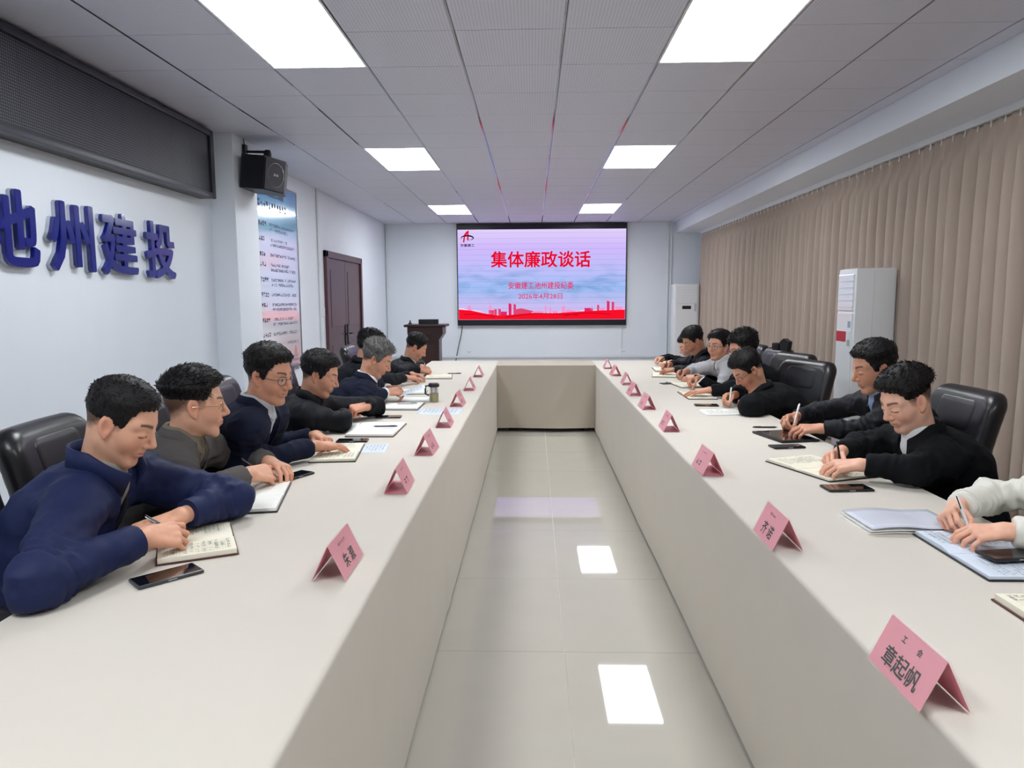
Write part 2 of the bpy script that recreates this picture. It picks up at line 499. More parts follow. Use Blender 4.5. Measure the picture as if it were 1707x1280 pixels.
# ------------------------------------------------------------------ poster
p = empty('wall_poster', (XL, 7.93, .72), 0, 'tall glossy framed rules poster, blue top, partly behind the pillar', 'poster')
m = mat('poster_print', srgb(215, 225, 240), .12, coat=.7)
nt = m.node_tree; tcn = nt.nodes.new('ShaderNodeTexCoord'); sp = nt.nodes.new('ShaderNodeSeparateXYZ'); nt.links.new(tcn.outputs['Object'], sp.inputs[0])
mr = nt.nodes.new('ShaderNodeMapRange'); mr.inputs['From Min'].default_value = 0; mr.inputs['From Max'].default_value = 2.0
nt.links.new(sp.outputs['Z'], mr.inputs['Value'])
rp = nt.nodes.new('ShaderNodeValToRGB'); cr = rp.color_ramp
for pos, c in ((0, srgb(242, 205, 210)), (.22, srgb(228, 226, 236)), (.70, srgb(212, 220, 240)), (.76, srgb(150, 196, 222)), (.9, srgb(96, 164, 214))):
    e = cr.elements.new(pos); e.color = c
cr.elements.remove(cr.elements[0]); cr.elements[-1].color = srgb(84, 146, 212)
nt.links.new(mr.outputs[0], rp.inputs['Fac']); nt.links.new(rp.outputs['Color'], bsdf(m).inputs['Base Color'])
MB().box(.004, .02, -.71, .71, 0, 2.0).build('print', m, p)
b = MB(); b.box(.002, .03, .71, .73, -.02, 2.02, bev=.004).box(.002, .03, -.73, -.71, -.02, 2.02, bev=.004).box(.002, .03, -.71, .71, 2.0, 2.02, bev=.004).box(.002, .03, -.71, .71, -.02, 0, bev=.004)
b.build('frame', mat('poster_frame_metal', srgb(150, 152, 160), .25, metal=.8), p)
rng = random.Random(5)
def on_poster(me, mt, y, z, name):
    me.materials.append(mt)
    o = link(name, me, None, p); o.matrix_local = face_matrix((0, 1, 0), (0, 0, 1), (.0215, y, z))
me = text_mesh('安徽建工集团', .095, 0, .0025); on_poster(me, mat('navy_print', srgb(10, 30, 66), .4), .0, 1.9, 'title_line')
on_poster(marks(rng, .9, .12, 1, .08, 1.01, .09), MATS['navy_print'], -.05, 1.76, 'subtitle_line')
z = 1.56
for k, n in enumerate((2, 2, 1, 2, 2, 1, 2, 2, 1, 1, 2, 3)):
    on_poster(marks(random.Random(70 + k), .27, .075, 1, .056, 1.01, .085), mat('dark_print', srgb(30, 32, 60), .5), -.36, z, 'row_heading')
    on_poster(marks(rng, .82, .052 * n, n, .042, .95, .085), mat('mid_print', srgb(78, 86, 124), .5), .22, z - .026 * (n - 1), 'row_text')
    z -= .055 + .052 * n
    if k == 8: z -= .01
MB().box(.021, .0215, -.62, .6, .545, .64).build('pink_band', mat('pink_band_print', srgb(244, 200, 208), .3), p)
b = MB().prism([(-.06, 0), (.0, .13), (.02, .13), (.07, 0), (.045, 0), (.01, .08), (-.03, 0)], 0, .001, face_matrix((0, 1, 0), (0, 0, 1), (.021, .5, .1)))
b.build('emblem', mat('pale_red_print', srgb(206, 130, 136), .5), p)
on_poster(marks(rng, .34, .05, 1, .05, 1), MATS['dark_print'], .5, .065, 'signature_line')

# ------------------------------------------------------------------ loudspeaker
s = empty('loudspeaker', (-2.61, 6.62, 2.62), 0, 'black wedge loudspeaker on a bracket fixed to the pillar', 'speaker')
T = Matrix.Rotation(R_(6), 4, 'Y')
foot = [(.03, -.16), (.247, -.19), (.353, .05), (.30, .26), (.03, .24)]
MB().prism(foot, -.145, .145, T).build('cabinet', mat('speaker_black', srgb(22, 22, 30), .5), s)
b = MB().prism([(.253, -.178), (.350, .042), (.356, .039), (.259, -.181)], -.135, .135, T); b.build('front_grille', mat('speaker_grille', srgb(52, 50, 62), .7), s)
nrm = Vector((.24, -.106, 0)).normalized(); cc = Vector((.304, -.061, 0)) + nrm * .007
ring = []
for k in range(25):
    a = 2 * math.pi * k / 24
    ring.append(T @ (cc + Vector((.106, .24, 0)).normalized() * math.cos(a) * .098 + Vector((0, 0, 1)) * math.sin(a) * .105))
MB().tube(ring, .0035, 6, cap=False).build('woofer_ring', M_silver, s, True)
me = text_mesh('BMB', .03, .001); me.materials.append(M_silver); o = link('badge', me, None, s); o.matrix_local = T @ face_matrix((.106, .24, 0), (0, 0, 1), cc + nrm * .002)
MB().box(0, .03, -.03, .03, .10, .25, bev=.004).build('wall_plate', M_black, s)
MB().tube([(.02, 0, .19), (.2, .0, .185)], .012, 8).lathe([(.0, .135), (.035, .14), (.035, .17), (.025, .2), (0, .2)], 12, (.22, 0, 0)).build('bracket_arm', M_black, s, True)
MB().tube([(.015, -.01, .25), (.01, -.01, .30)], .004, 6).build('cable', M_dark, s)

# ------------------------------------------------------------------ wall screen
SX0, SX1, SZ0, SZ1 = -1.43, 1.755, 1.095, 2.795
sc = empty('led_screen', ((SX0 + SX1) / 2, YB, .98), 0, 'large wall-mounted LED screen showing red title over a pale sky', 'screen')
CXs = (SX0 + SX1) / 2
def W_(b, name, m, parent=sc, smooth=False):
    return b.build(name, m, parent, smooth, world=True)
W_(MB().box(SX0 - .02, SX1 + .02, YB - .07, YB, .985, 2.905, bev=.006), 'housing', mat('screen_housing', srgb(18, 16, 30), .35))
m = bpy.data.materials.new('screen_image'); m.use_nodes = True; nt = m.node_tree; nt.nodes.clear()
out = nt.nodes.new('ShaderNodeOutputMaterial'); em = nt.nodes.new('ShaderNodeEmission'); em.inputs['Strength'].default_value = SCREEN
nt.links.new(em.outputs[0], out.inputs[0])
tcn = nt.nodes.new('ShaderNodeTexCoord'); sp = nt.nodes.new('ShaderNodeSeparateXYZ'); nt.links.new(tcn.outputs['Object'], sp.inputs[0])
mr = nt.nodes.new('ShaderNodeMapRange'); mr.inputs['From Min'].default_value = .115; mr.inputs['From Max'].default_value = 1.815
nt.links.new(sp.outputs['Z'], mr.inputs['Value'])
rp = nt.nodes.new('ShaderNodeValToRGB'); cr = rp.color_ramp
for pos, c in ((.15, srgb(202, 190, 242)), (.35, srgb(160, 190, 244)), (.55, srgb(192, 192, 252)), (.8, srgb(208, 186, 252))):
    e = cr.elements.new(pos); e.color = c
cr.elements.remove(cr.elements[0]); cr.elements[-1].color = srgb(226, 208, 252)
nt.links.new(mr.outputs[0], rp.inputs['Fac'])
mp = nt.nodes.new('ShaderNodeMapping'); mp.inputs['Scale'].default_value = (1.2, 1, 4.5); nt.links.new(tcn.outputs['Object'], mp.inputs[0])
ns = nt.nodes.new('ShaderNodeTexNoise'); ns.inputs['Scale'].default_value = 1.7; ns.inputs['Detail'].default_value = 6; nt.links.new(mp.outputs[0], ns.inputs['Vector'])
r2 = nt.nodes.new('ShaderNodeValToRGB'); r2.color_ramp.elements[0].position = .46; r2.color_ramp.elements[0].color = (0, 0, 0, 1); r2.color_ramp.elements[1].position = .68; r2.color_ramp.elements[1].color = (1, 1, 1, 1)
nt.links.new(ns.outputs['Fac'], r2.inputs['Fac'])
bandr = nt.nodes.new('ShaderNodeValToRGB'); bc = bandr.color_ramp
bc.elements[0].position = .16; bc.elements[0].color = (0, 0, 0, 1); bc.elements[1].position = .66; bc.elements[1].color = (0, 0, 0, 1); e = bc.elements.new(.36); e.color = (.95, .95, .95, 1)
nt.links.new(mr.outputs[0], bandr.inputs['Fac'])
mu = nt.nodes.new('ShaderNodeMath'); mu.operation = 'MULTIPLY'; nt.links.new(r2.outputs['Color'], mu.inputs[0]); nt.links.new(bandr.outputs['Color'], mu.inputs[1])
mx = nt.nodes.new('ShaderNodeMix'); mx.data_type = 'RGBA'; nt.links.new(mu.outputs[0], mx.inputs['Factor']); nt.links.new(rp.outputs['Color'], mx.inputs['A']); mx.inputs['B'].default_value = srgb(112, 158, 214)
# scan lines of the LED modules
wv = nt.nodes.new('ShaderNodeMath'); wv.operation = 'SINE'; sm = nt.nodes.new('ShaderNodeMath'); sm.operation = 'MULTIPLY'; sm.inputs[1].default_value = 62.0
nt.links.new(sp.outputs['Z'], sm.inputs[0]); nt.links.new(sm.outputs[0], wv.inputs[0])
pw = nt.nodes.new('ShaderNodeMapRange'); pw.inputs['From Min'].default_value = .9; pw.inputs['From Max'].default_value = 1.0; pw.inputs['To Min'].default_value = 1.0; pw.inputs['To Max'].default_value = .84
nt.links.new(wv.outputs[0], pw.inputs['Value'])
vm = nt.nodes.new('ShaderNodeVectorMath'); vm.operation = 'SCALE'; nt.links.new(mx.outputs['Result'], vm.inputs[0]); nt.links.new(pw.outputs[0], vm.inputs['Scale'])
nt.links.new(vm.outputs[0], em.inputs['Color'])
W_(MB().box(SX0, SX1, YB - .078, YB - .07, SZ0, SZ1), 'image', m)
def glow(name, c, k=1.0):
    m = bpy.data.materials.new(name); m.use_nodes = True; nt = m.node_tree; nt.nodes.clear()
    out = nt.nodes.new('ShaderNodeOutputMaterial'); em = nt.nodes.new('ShaderNodeEmission'); em.inputs[0].default_value = c; em.inputs[1].default_value = SCREEN * k
    nt.links.new(em.outputs[0], out.inputs[0]); return m
G_red = glow('screen_red', srgb(232, 10, 48)); G_red2 = glow('screen_red_bright', srgb(250, 16, 40)); G_dk = glow('screen_navy', srgb(24, 18, 50)); G_pink = glow('screen_pink', srgb(246, 150, 206)); G_rose = glow('screen_rose', srgb(226, 70, 112)); G_mag = glow('screen_magenta', srgb(226, 40, 106)); G_dred = glow('screen_dark_red', srgb(176, 6, 34)); G_pale = glow('screen_pale', srgb(244, 214, 250))
def scr_text(body, x0, x1, z0, z1, m, bold, name):
    me = text_mesh(body, .3, 0, bold); me.materials.append(m)
    w = max(v.co.x for v in me.vertices) * 2; h = max(v.co.y for v in me.vertices) * 2
    o = link(name, me, None, sc)
    o.matrix_local = face_matrix((1, 0, 0), (0, 0, 1), ((x0 + x1) / 2 - CXs, -.0855, (z0 + z1) / 2 - .98)) @ Matrix.Diagonal(((x1 - x0) / w, (z1 - z0) / h, 1, 1))
scr_text('集体廉政谈话', -.80, 1.09, 2.08, 2.39, G_red, .006, 'title_text')
scr_text('安徽建工池州建投纪委', -.47, .77, 1.675, 1.81, G_mag, .004, 'subtitle_text')
scr_text('2026年4月28日', -.28, .56, 1.485, 1.60, G_mag, .002, 'date_text')
scr_text('安徽建工', -1.375, -1.11, 2.475, 2.53, G_dk, .006, 'logo_text')
def scr_poly(pts, name, m, dy=-.0825):
    mm = face_matrix((1, 0, 0), (0, 0, 1), (0, YB + dy, 0))
    return W_(MB().prism(pts, 0, .0008, mm), name, m)
scr_poly([(-1.33, 2.56), (-1.30, 2.56), (-1.285, 2.66), (-1.245, 2.72), (-1.25, 2.60), (-1.22, 2.60), (-1.215, 2.785), (-1.265, 2.755), (-1.305, 2.70)], 'logo_mark', G_red)
ell = [(-1.245 + .115 * math.cos(a), 2.64 + .042 * math.sin(a)) for a in [R_(200 - 10 * k) for k in range(0, 30)]]
mm = [(x, YB - .0845, z) for x, z in ell]
W_(MB().tube(mm, [.003 + .012 * math.sin(math.pi * min(1, k / 29 * 1.1)) for k in range(30)], 6), 'logo_ring', G_dk)
def wave(x):
    u = (x - SX0) / (SX1 - SX0)
    return float(np.interp(u, [0, .08, .16, .25, .35, .45, .58, .72, .85, 1], [1.295, 1.27, 1.215, 1.175, 1.2, 1.225, 1.215, 1.245, 1.265, 1.28]))
N = 40
top = [(SX0 + .005 + (SX1 - SX0 - .01) * k / N, wave(SX0 + (SX1 - SX0) * k / N)) for k in range(N + 1)]
scr_poly([(SX0 + .005, SZ0 + .004), (SX1 - .005, SZ0 + .004)] + top[::-1], 'red_ribbon', G_red2, -.085)
for (a, b_, c) in (((SX0 + .1), .6, .03), ((SX0 + .9), 1.4, .05), ((SX0 + 2.0), .9, .04)):
    pts = [(a + b_ * k / 10, 1.11 + .5 * (wave(a + b_ * k / 10) - 1.11) + c * math.sin(k / 10 * 3)) for k in range(11)]
    scr_poly(pts + [(x, z - .012) for x, z in pts[::-1]], 'ribbon_fold', G_dred, -.0865)
haze = [(x, z + .018 + .014 * math.sin(k * 1.7)) for k, (x, z) in enumerate(top)]
scr_poly(top + haze[::-1], 'skyline_mist', G_pale, -.0835)
def bld(x, w, h, m, kind='flat'):
    z = wave(x) - .01; hw = w / 2
    if kind == 'flat': pts = [(x - hw, z), (x + hw, z), (x + hw, z + h), (x - hw, z + h)]
    elif kind == 'slant': pts = [(x - hw, z), (x + hw, z), (x + hw, z + h * .93), (x - hw, z + h)]
    elif kind == 'spire': pts = [(x - hw, z), (x + hw, z), (x + hw * .6, z + h * .45), (x + hw * .6, z + h * .5), (x + .004, z + h * .55), (x, z + h), (x - .004, z + h * .55), (x - hw * .6, z + h * .5), (x - hw * .6, z + h * .45)]
    elif kind == 'pagoda': pts = [(x - hw, z), (x + hw, z), (x + hw * .7, z + h * .3), (x + hw * .9, z + h * .35), (x + hw * .5, z + h * .6), (x + hw * .7, z + h * .66), (x, z + h), (x - hw * .7, z + h * .66), (x - hw * .5, z + h * .6), (x - hw * .9, z + h * .35), (x - hw * .7, z + h * .3)]
    elif kind == 'ship': pts = [(x - hw, z), (x + hw * .6, z), (x + hw, z + h * .5), (x - hw * .3, z + h), (x - hw, z + h * .8)]
    scr_poly(pts, 'skyline_building', m, -.0842)
for a in ((-1.22, .09, .12, G_pink, 'pagoda'), (-.82, .05, .36, G_pink, 'spire'), (-.80, .10, .09, G_rose, 'flat'), (-.72, .05, .12, G_rose, 'flat'), (-.64, .05, .14, G_rose, 'slant'), (-.56, .12, .08, G_mag, 'flat'), (-.44, .055, .23, G_mag, 'slant'), (-.35, .05, .21, G_rose, 'slant'), (-.17, .36, .11, G_rose, 'ship'), (.10, .2, .05, G_pink, 'flat'), (.24, .03, .15, G_pink, 'flat'), (.33, .05, .22, G_pink, 'spire'), (.42, .1, .06, G_pink, 'flat'), (.58, .06, .14, G_pink, 'slant'), (.72, .2, .06, G_pink, 'ship'), (1.04, .12, .07, G_mag, 'flat'), (1.12, .05, .11, G_rose, 'spire'), (1.24, .04, .12, G_rose, 'slant'), (1.32, .1, .05, G_pink, 'flat'), (1.43, .05, .19, G_mag, 'slant'), (1.52, .05, .17, G_rose, 'slant'), (1.63, .14, .07, G_pink, 'flat')):
    bld(*a)

# ------------------------------------------------------------------ podium
p = empty('podium', (-1.735, 11.75, 0), 0, 'dark mahogany lectern standing before the far wall', 'lectern')
MB().box(-.22, .22, -.18, .18, .05, .86, bev=.008).build('body', M_podium, p)
MB().box(-.25, .25, -.21, .21, 0, .07, bev=.008).build('plinth', M_podium, p)
MB().prism([(-.21, .82), (.21, .82), (.285, .93), (-.285, .93)], -.22, .22, Matrix(((1, 0, 0, 0), (0, 0, 1, 0), (0, 1, 0, 0), (0, 0, 0, 1)))).build('flared_neck', M_podium, p)
MB().box(-.285, .285, -.23, .23, .925, 1.05, bev=.01).build('desk_box', M_podium, p)
MB().box(-.335, .335, -.27, .27, 1.045, 1.085, bev=.012).build('desk_top', M_podium, p)
MB().box(-.14, .14, -.184, -.178, .2, .75, bev=.002).build('front_panel', mat('podium_panel', srgb(64, 32, 30), .35), p)
q = empty('podium_monitor', (-1.70, 11.72, 1.085), 0, 'small dark flip-up monitor box on top of lectern', 'monitor')
MB().box(-.16, .16, -.05, .03, 0, .08, bev=.006).build('casing', M_black, q); MB().box(-.145, .145, -.053, -.05, .01, .07).build('bezel', M_dark, q)
q = empty('microphone_base', (-2.0, 11.70, 1.085), 0, 'stubby black microphone base on lectern top', 'microphone')
MB().lathe([(.0, 0), (.03, 0), (.028, .02), (.012, .03), (.012, .06), (0, .065)], 12).build('base', M_black, q, True)

# ------------------------------------------------------------------ air conditioners
def ac(loc, rz, w, dpt, h, label, near):
    e = empty('air_conditioner', loc, rz, label, 'air conditioner', 'white cabinet air conditioners')
    # local: front faces -y
    MB().box(-w / 2, w / 2, -dpt / 2, dpt / 2, .03, h, bev=.022).build('cabinet', M_white, e, True)
    MB().box(-w / 2 + .02, w / 2 - .02, -dpt / 2 + .03, dpt / 2 - .03, 0, .04).build('plinth', M_trimw, e)
    f = -dpt / 2
    MB().box(-w / 2 + .03, w / 2 - .03, f - .012, f + .01, h - .36, h - .05, bev=.006).build('outlet_door', mat('ac_front', srgb(238, 240, 244), .2, coat=.4), e)
    MB().box(-w / 2 + .03, w / 2 - .03, f - .012, f + .01, .12, h - .38, bev=.006).build('front_panel', MATS['ac_front'], e)
    for k in range(5):
        MB().box(-w / 2 + .035, w / 2 - .035, f - .016, f - .01, h - .33 + .055 * k, h - .325 + .055 * k).build('louvre', M_trimw, e)
    if near:
        MB().box(-w / 2 + .04, w / 2 - .13, f - .015, f - .011, h - .63, h - .54, bev=.001).build('red_label', M_red, e)
        for k, z in enumerate((h - .47, h - .56, h - .63)):
            MB().box(w / 2 - .10, w / 2 - .05, f - .015, f - .011, z - .035, z + .02, bev=.001).build('rating_sticker', mat('sticker_' + str(k), [srgb(150, 160, 190), srgb(205, 225, 230), srgb(150, 175, 160)][k], .5), e)
        MB().box(w / 2 - .003, w / 2 + .003, -dpt / 2 + .145, -dpt / 2 + .15, .1, h - .03).build('side_seam', M_trimw, e)
        me = marks(random.Random(3), .09, .03, 2, .012); me.materials.append(M_inkblue); o = link('side_print', me, None, e); o.matrix_local = face_matrix((0, 1, 0), (0, 0, 1), (w / 2 + .002, -dpt / 2 + .18, h - .6))
    else:
        MB().box(-.08, .08, f - .015, f - .011, h - .46, h - .40, bev=.002).build('display', M_glassscreen, e)
        MB().box(w / 2 - .09, w / 2 - .05, f - .015, f - .011, h - .5, h - .36, bev=.001).build('rating_sticker', mat('ac_sticker_far', srgb(190, 196, 204), .5), e)
ac((2.90, 6.40, 0), R_(-90), .36, .34, 1.725, 'nearer white cabinet air conditioner with red label against the curtain', True)
ac((2.82, 13.56, 0), 0, .46, .32, 1.75, 'farther white cabinet air conditioner with black display in far corner', False)

# ------------------------------------------------------------------ curtains
rail = MB().box(3.09, 3.13, YF + .1, YB - .3, 2.665, 2.715, bev=.003).build('curtain_rail', M_white)
tag(rail, 'white rail under the beam carrying the taupe curtains', 'curtain rail')
CUT = [13.55, 11.8, 9.83, 8.0, 5.9, 3.95, 1.95, -.1, -2.9]
names = ['farthest taupe curtain beside the far air conditioner', 'second taupe curtain from the far wall', 'third taupe curtain from the far wall, behind the dark chairs', 'taupe curtain hanging behind the nearer air conditioner', 'taupe pleated curtain right of the nearer air conditioner', 'nearest visible taupe curtain at the right picture edge', 'taupe curtain just beyond the right picture edge', 'taupe curtain at the rear of the room']
for k in range(len(CUT) - 1):
    ya, yb = CUT[k] - .004, CUT[k + 1] + .004
    L = ya - yb; npl = max(5, round(L / .155)); rng = random.Random(40 + k)
    ph = [rng.uniform(-.25, .25) for _ in range(npl + 2)]; am = [rng.uniform(.75, 1.15) for _ in range(npl + 2)]
    e = empty('curtain', (3.12, (ya + yb) / 2, 0), 0, names[k], 'curtain', 'taupe pleated curtains')
    NP = 12
    ts = [0, .012, .03, .055, .09, .14, .22, .35, .5, .65, .8, .92, 1]
    def fold(u, t):
        s = u * npl; i = min(int(s), npl - 1); fr = s - i
        depth = float(np.interp(t, [0, .03, .09, .22, 1], [.030, .034, .060, .075, .088])) * am[i]
        sharp = float(np.interp(t, [0, .05, .2, 1], [7, 5, 1.6, 1.1]))
        fr2 = min(1, max(0, fr + ph[i] * t * .35 * math.sin(math.pi * fr)))
        pinch = math.exp(-((fr - .5) / .10) ** 2) + .25 * math.exp(-((fr - .5) / .22) ** 2); lobe = abs(math.sin(math.pi * fr2 ** 1.25)) ** .75
        k_ = min(1, max(0, (t - .025) / .075)); k_ = k_ * k_ * (3 - 2 * k_)
        x = 3.135 - depth * (pinch * (1 - k_) + lobe * k_) - .004 * math.sin(7 * t + i)
        y = ya - L * u + .01 * math.sin(5 * t + i) * t
        return (x, y, 2.665 - t * 2.63)
    b = MB(); nu = npl * NP
    vs = [fold(i / nu, t) for t in ts for i in range(nu + 1)]
    fs = [(j * (nu + 1) + i, j * (nu + 1) + i + 1, (j + 1) * (nu + 1) + i + 1, (j + 1) * (nu + 1) + i) for j in range(len(ts) - 1) for i in range(nu)]
    b.add(vs, fs)
    o = W_(b, 'drape', M_curtain, e, True)
    md = o.modifiers.new('thick', 'SOLIDIFY'); md.thickness = .003; md.offset = 1
    hb = MB()
    for i in range(npl + 1):
        y = ya - L * i / npl
        hb.tube([(3.108, y, 2.62), (3.112, y, 2.68)], .004, 5)
    W_(hb, 'hooks', M_white, e)['kind'] = 'stuff'
# window glazing line behind the curtains
for k, (a, b_) in enumerate(((-2.5, 1.0), (1.6, 5.1), (5.7, 9.2), (9.8, 13.2))):
    w = empty('window_%d' % (k + 1), (XR, (a + b_) / 2, .9)); w['kind'] = 'structure'
    hw = (b_ - a) / 2
    MB().box(-.03, 0, -hw, hw, 0, .06).box(-.03, 0, -hw, hw, 1.64, 1.7).box(-.03, 0, -hw, -hw + .06, .06, 1.64).box(-.03, 0, hw - .06, hw, .06, 1.64).box(-.03, 0, -.03, .03, .06, 1.64).build('window_frame', M_white, w)
    MB().box(-.015, -.008, -hw + .06, -.03, .06, 1.64).build('pane', M_glassscreen, w)
    MB().box(-.015, -.008, .03, hw - .06, .06, 1.64).build('pane', M_glassscreen, w)

# ------------------------------------------------------------------ tables
TZ = .75
def cloth_strip(path, y0, y1, ny, wob):
    """sweep an (x,z) profile along y; wob(y, drop) shifts x"""
    b = MB()
    vs = []
    for j in range(ny + 1):
        y = y0 + (y1 - y0) * j / ny
        for (x, z, s) in path:
            drop = max(0, (TZ - z) / TZ)
            vs.append((x + s * wob(y, drop), y, z))
    n = len(path)
    fs = [(j * n + i, j * n + i + 1, (j + 1) * n + i + 1, (j + 1) * n + i) for j in range(ny) for i in range(n - 1)]
    return b.add(vs, fs)
def profile(xa, xb, zlow, r=.014):
    p = [(xa, z, -1) for z in np.linspace(zlow, TZ - r, 9)]
    p += [(xa + r * (1 - math.cos(a)), TZ - r + r * math.sin(a), 0) for a in (.5, 1.0, math.pi / 2)]
    p += [(xa + (xb - xa) * k / 6, TZ, 0) for k in range(1, 6)]
    p += [(xb - r * (1 - math.cos(a)), TZ - r + r * math.sin(a), 0) for a in (math.pi / 2, 1.0, .5)]
    p += [(xb, z, 1) for z in np.linspace(TZ - r, zlow, 9)]
    return p
def wobble(seed, creases):
    rng = random.Random(seed); k1 = [rng.uniform(0, 6) for _ in range(4)]
    def f(y, d):
        v = .005 * math.sin(1.3 * y + k1[0]) + .004 * math.sin(3.1 * y + k1[1]) + .002 * math.sin(9 * y + k1[2])
        for (yc, w, a) in creases:
            v += a * math.exp(-((y - yc - .10 * d) / w) ** 2)
        return v * d ** 1.3 * (1 - .75 * d ** 3)
    return f
def table_under(e, xa, xb, ya, yb, legs):
    MB().box(xa + .012, xb - .012, ya + .012, yb - .012, TZ - .035, TZ - .006).build('tabletop', M_podium, e, world=True)
    for (x, y) in legs:
        MB().box(x - .02, x + .02, y - .02, y + .02, 0, TZ - .035).build('leg', M_dark, e, world=True)
for (xa, xb, lab, cr) in ((-1.22, -.405, 'long cream-clothed meeting table along the left, with tea glass', [(3.1, .05, -.008), (3.22, .035, .012), (3.36, .05, -.008), (3.62, .03, .007), (5.6, .06, .008), (7.5, .1, -.01)]), (.69, 1.49, 'long cream-clothed meeting table along the right, below the curtains', [(4.5, .09, .01), (7.4, .06, -.02), (7.6, .06, .02)])):
    e = empty('meeting_table', ((xa + xb) / 2, 4, 0), 0, lab, 'table', 'cloth-covered meeting tables')
    o = cloth_strip(profile(xa, xb, .012), -.6, 8.56, 190, wobble(3 if xa < 0 else 8, cr)).build('tablecloth', M_cloth, e, True, world=True)
    for yy, nm in ((-.6, 'end_drop'), (8.56, 'end_drop')):
        b = MB().grid(lambda u, v: (xa + (xb - xa) * u, yy + (.01 * math.sin(9 * u) * (1 - v)) * (-1 if yy < 0 else 1), .012 + (TZ - .012) * v), 20, 8); b.build(nm, M_cloth, e, True, world=True)
    table_under(e, xa, xb, -.6, 8.56, [(x, y) for x in (xa + .08, xb - .08) for y in (-.45, 1.8, 4.1, 6.3, 8.4)])
e = empty('meeting_table', (.14, 8.25, 0), 0, 'short cream-clothed table closing the far end of the aisle', 'table', 'cloth-covered meeting tables')
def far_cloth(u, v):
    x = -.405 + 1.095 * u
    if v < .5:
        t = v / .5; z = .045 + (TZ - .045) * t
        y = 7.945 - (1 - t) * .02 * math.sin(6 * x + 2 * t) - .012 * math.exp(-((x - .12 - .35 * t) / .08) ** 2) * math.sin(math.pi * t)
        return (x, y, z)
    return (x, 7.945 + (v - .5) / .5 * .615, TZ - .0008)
MB().grid(far_cloth, 36, 24).build('tablecloth', mat('far_tablecloth', srgb(184, 174, 160), 0.85, noise=(6, 0.03), bump=(900, 0.08, 0.001)), e, True, world=True)  # front and top in a darker tone than the side tables' cloth
MB().grid(lambda u, v: (-.405 + 1.095 * u, 8.56, .03 + (TZ - .031) * v), 10, 4).build('rear_drop', M_cloth, e, True, world=True)
MB().box(-.38, .66, 8.0, 8.52, TZ - .035, TZ - .006).build('tabletop', M_podium, e, world=True)
for x in (-.3, .6):
    for y in (8.06, 8.46): MB().box(x - .02, x + .02, y - .02, y + .02, 0, TZ - .035).build('leg', M_dark, e, world=True)
# ------------------------------------------------------------------ implicit surfaces
def _n(v):
    v = np.asarray(v, float); return v / (np.linalg.norm(v) + 1e-12)
def _len(q):
    return np.sqrt(np.einsum('ij,ij->i', q, q))
def cap(P, a, b, r1, r2):
    T = P.dtype; a = np.asarray(a, T); ba = np.asarray(b, T) - a
    d = P - a; h = np.clip((d @ ba) / T.type(ba @ ba + 1e-12), 0, 1)
    return _len(d - h[:, None] * ba) - (T.type(r1) + T.type(r2 - r1) * h)
def ell(P, c, r):
    T = P.dtype; q = (P - np.asarray(c, T)) / np.asarray(r, T)
    k0 = _len(q); k1 = _len(q / np.asarray(r, T)) + T.type(1e-9)
    return k0 * (k0 - 1) / k1
def smin(a, b, k):
    h = np.clip(.5 + .5 * (b - a) / k, 0, 1)
    return b + (a - b) * h - k * h * (1 - h)
def smax(a, b, k):
    return -smin(-a, -b, k)

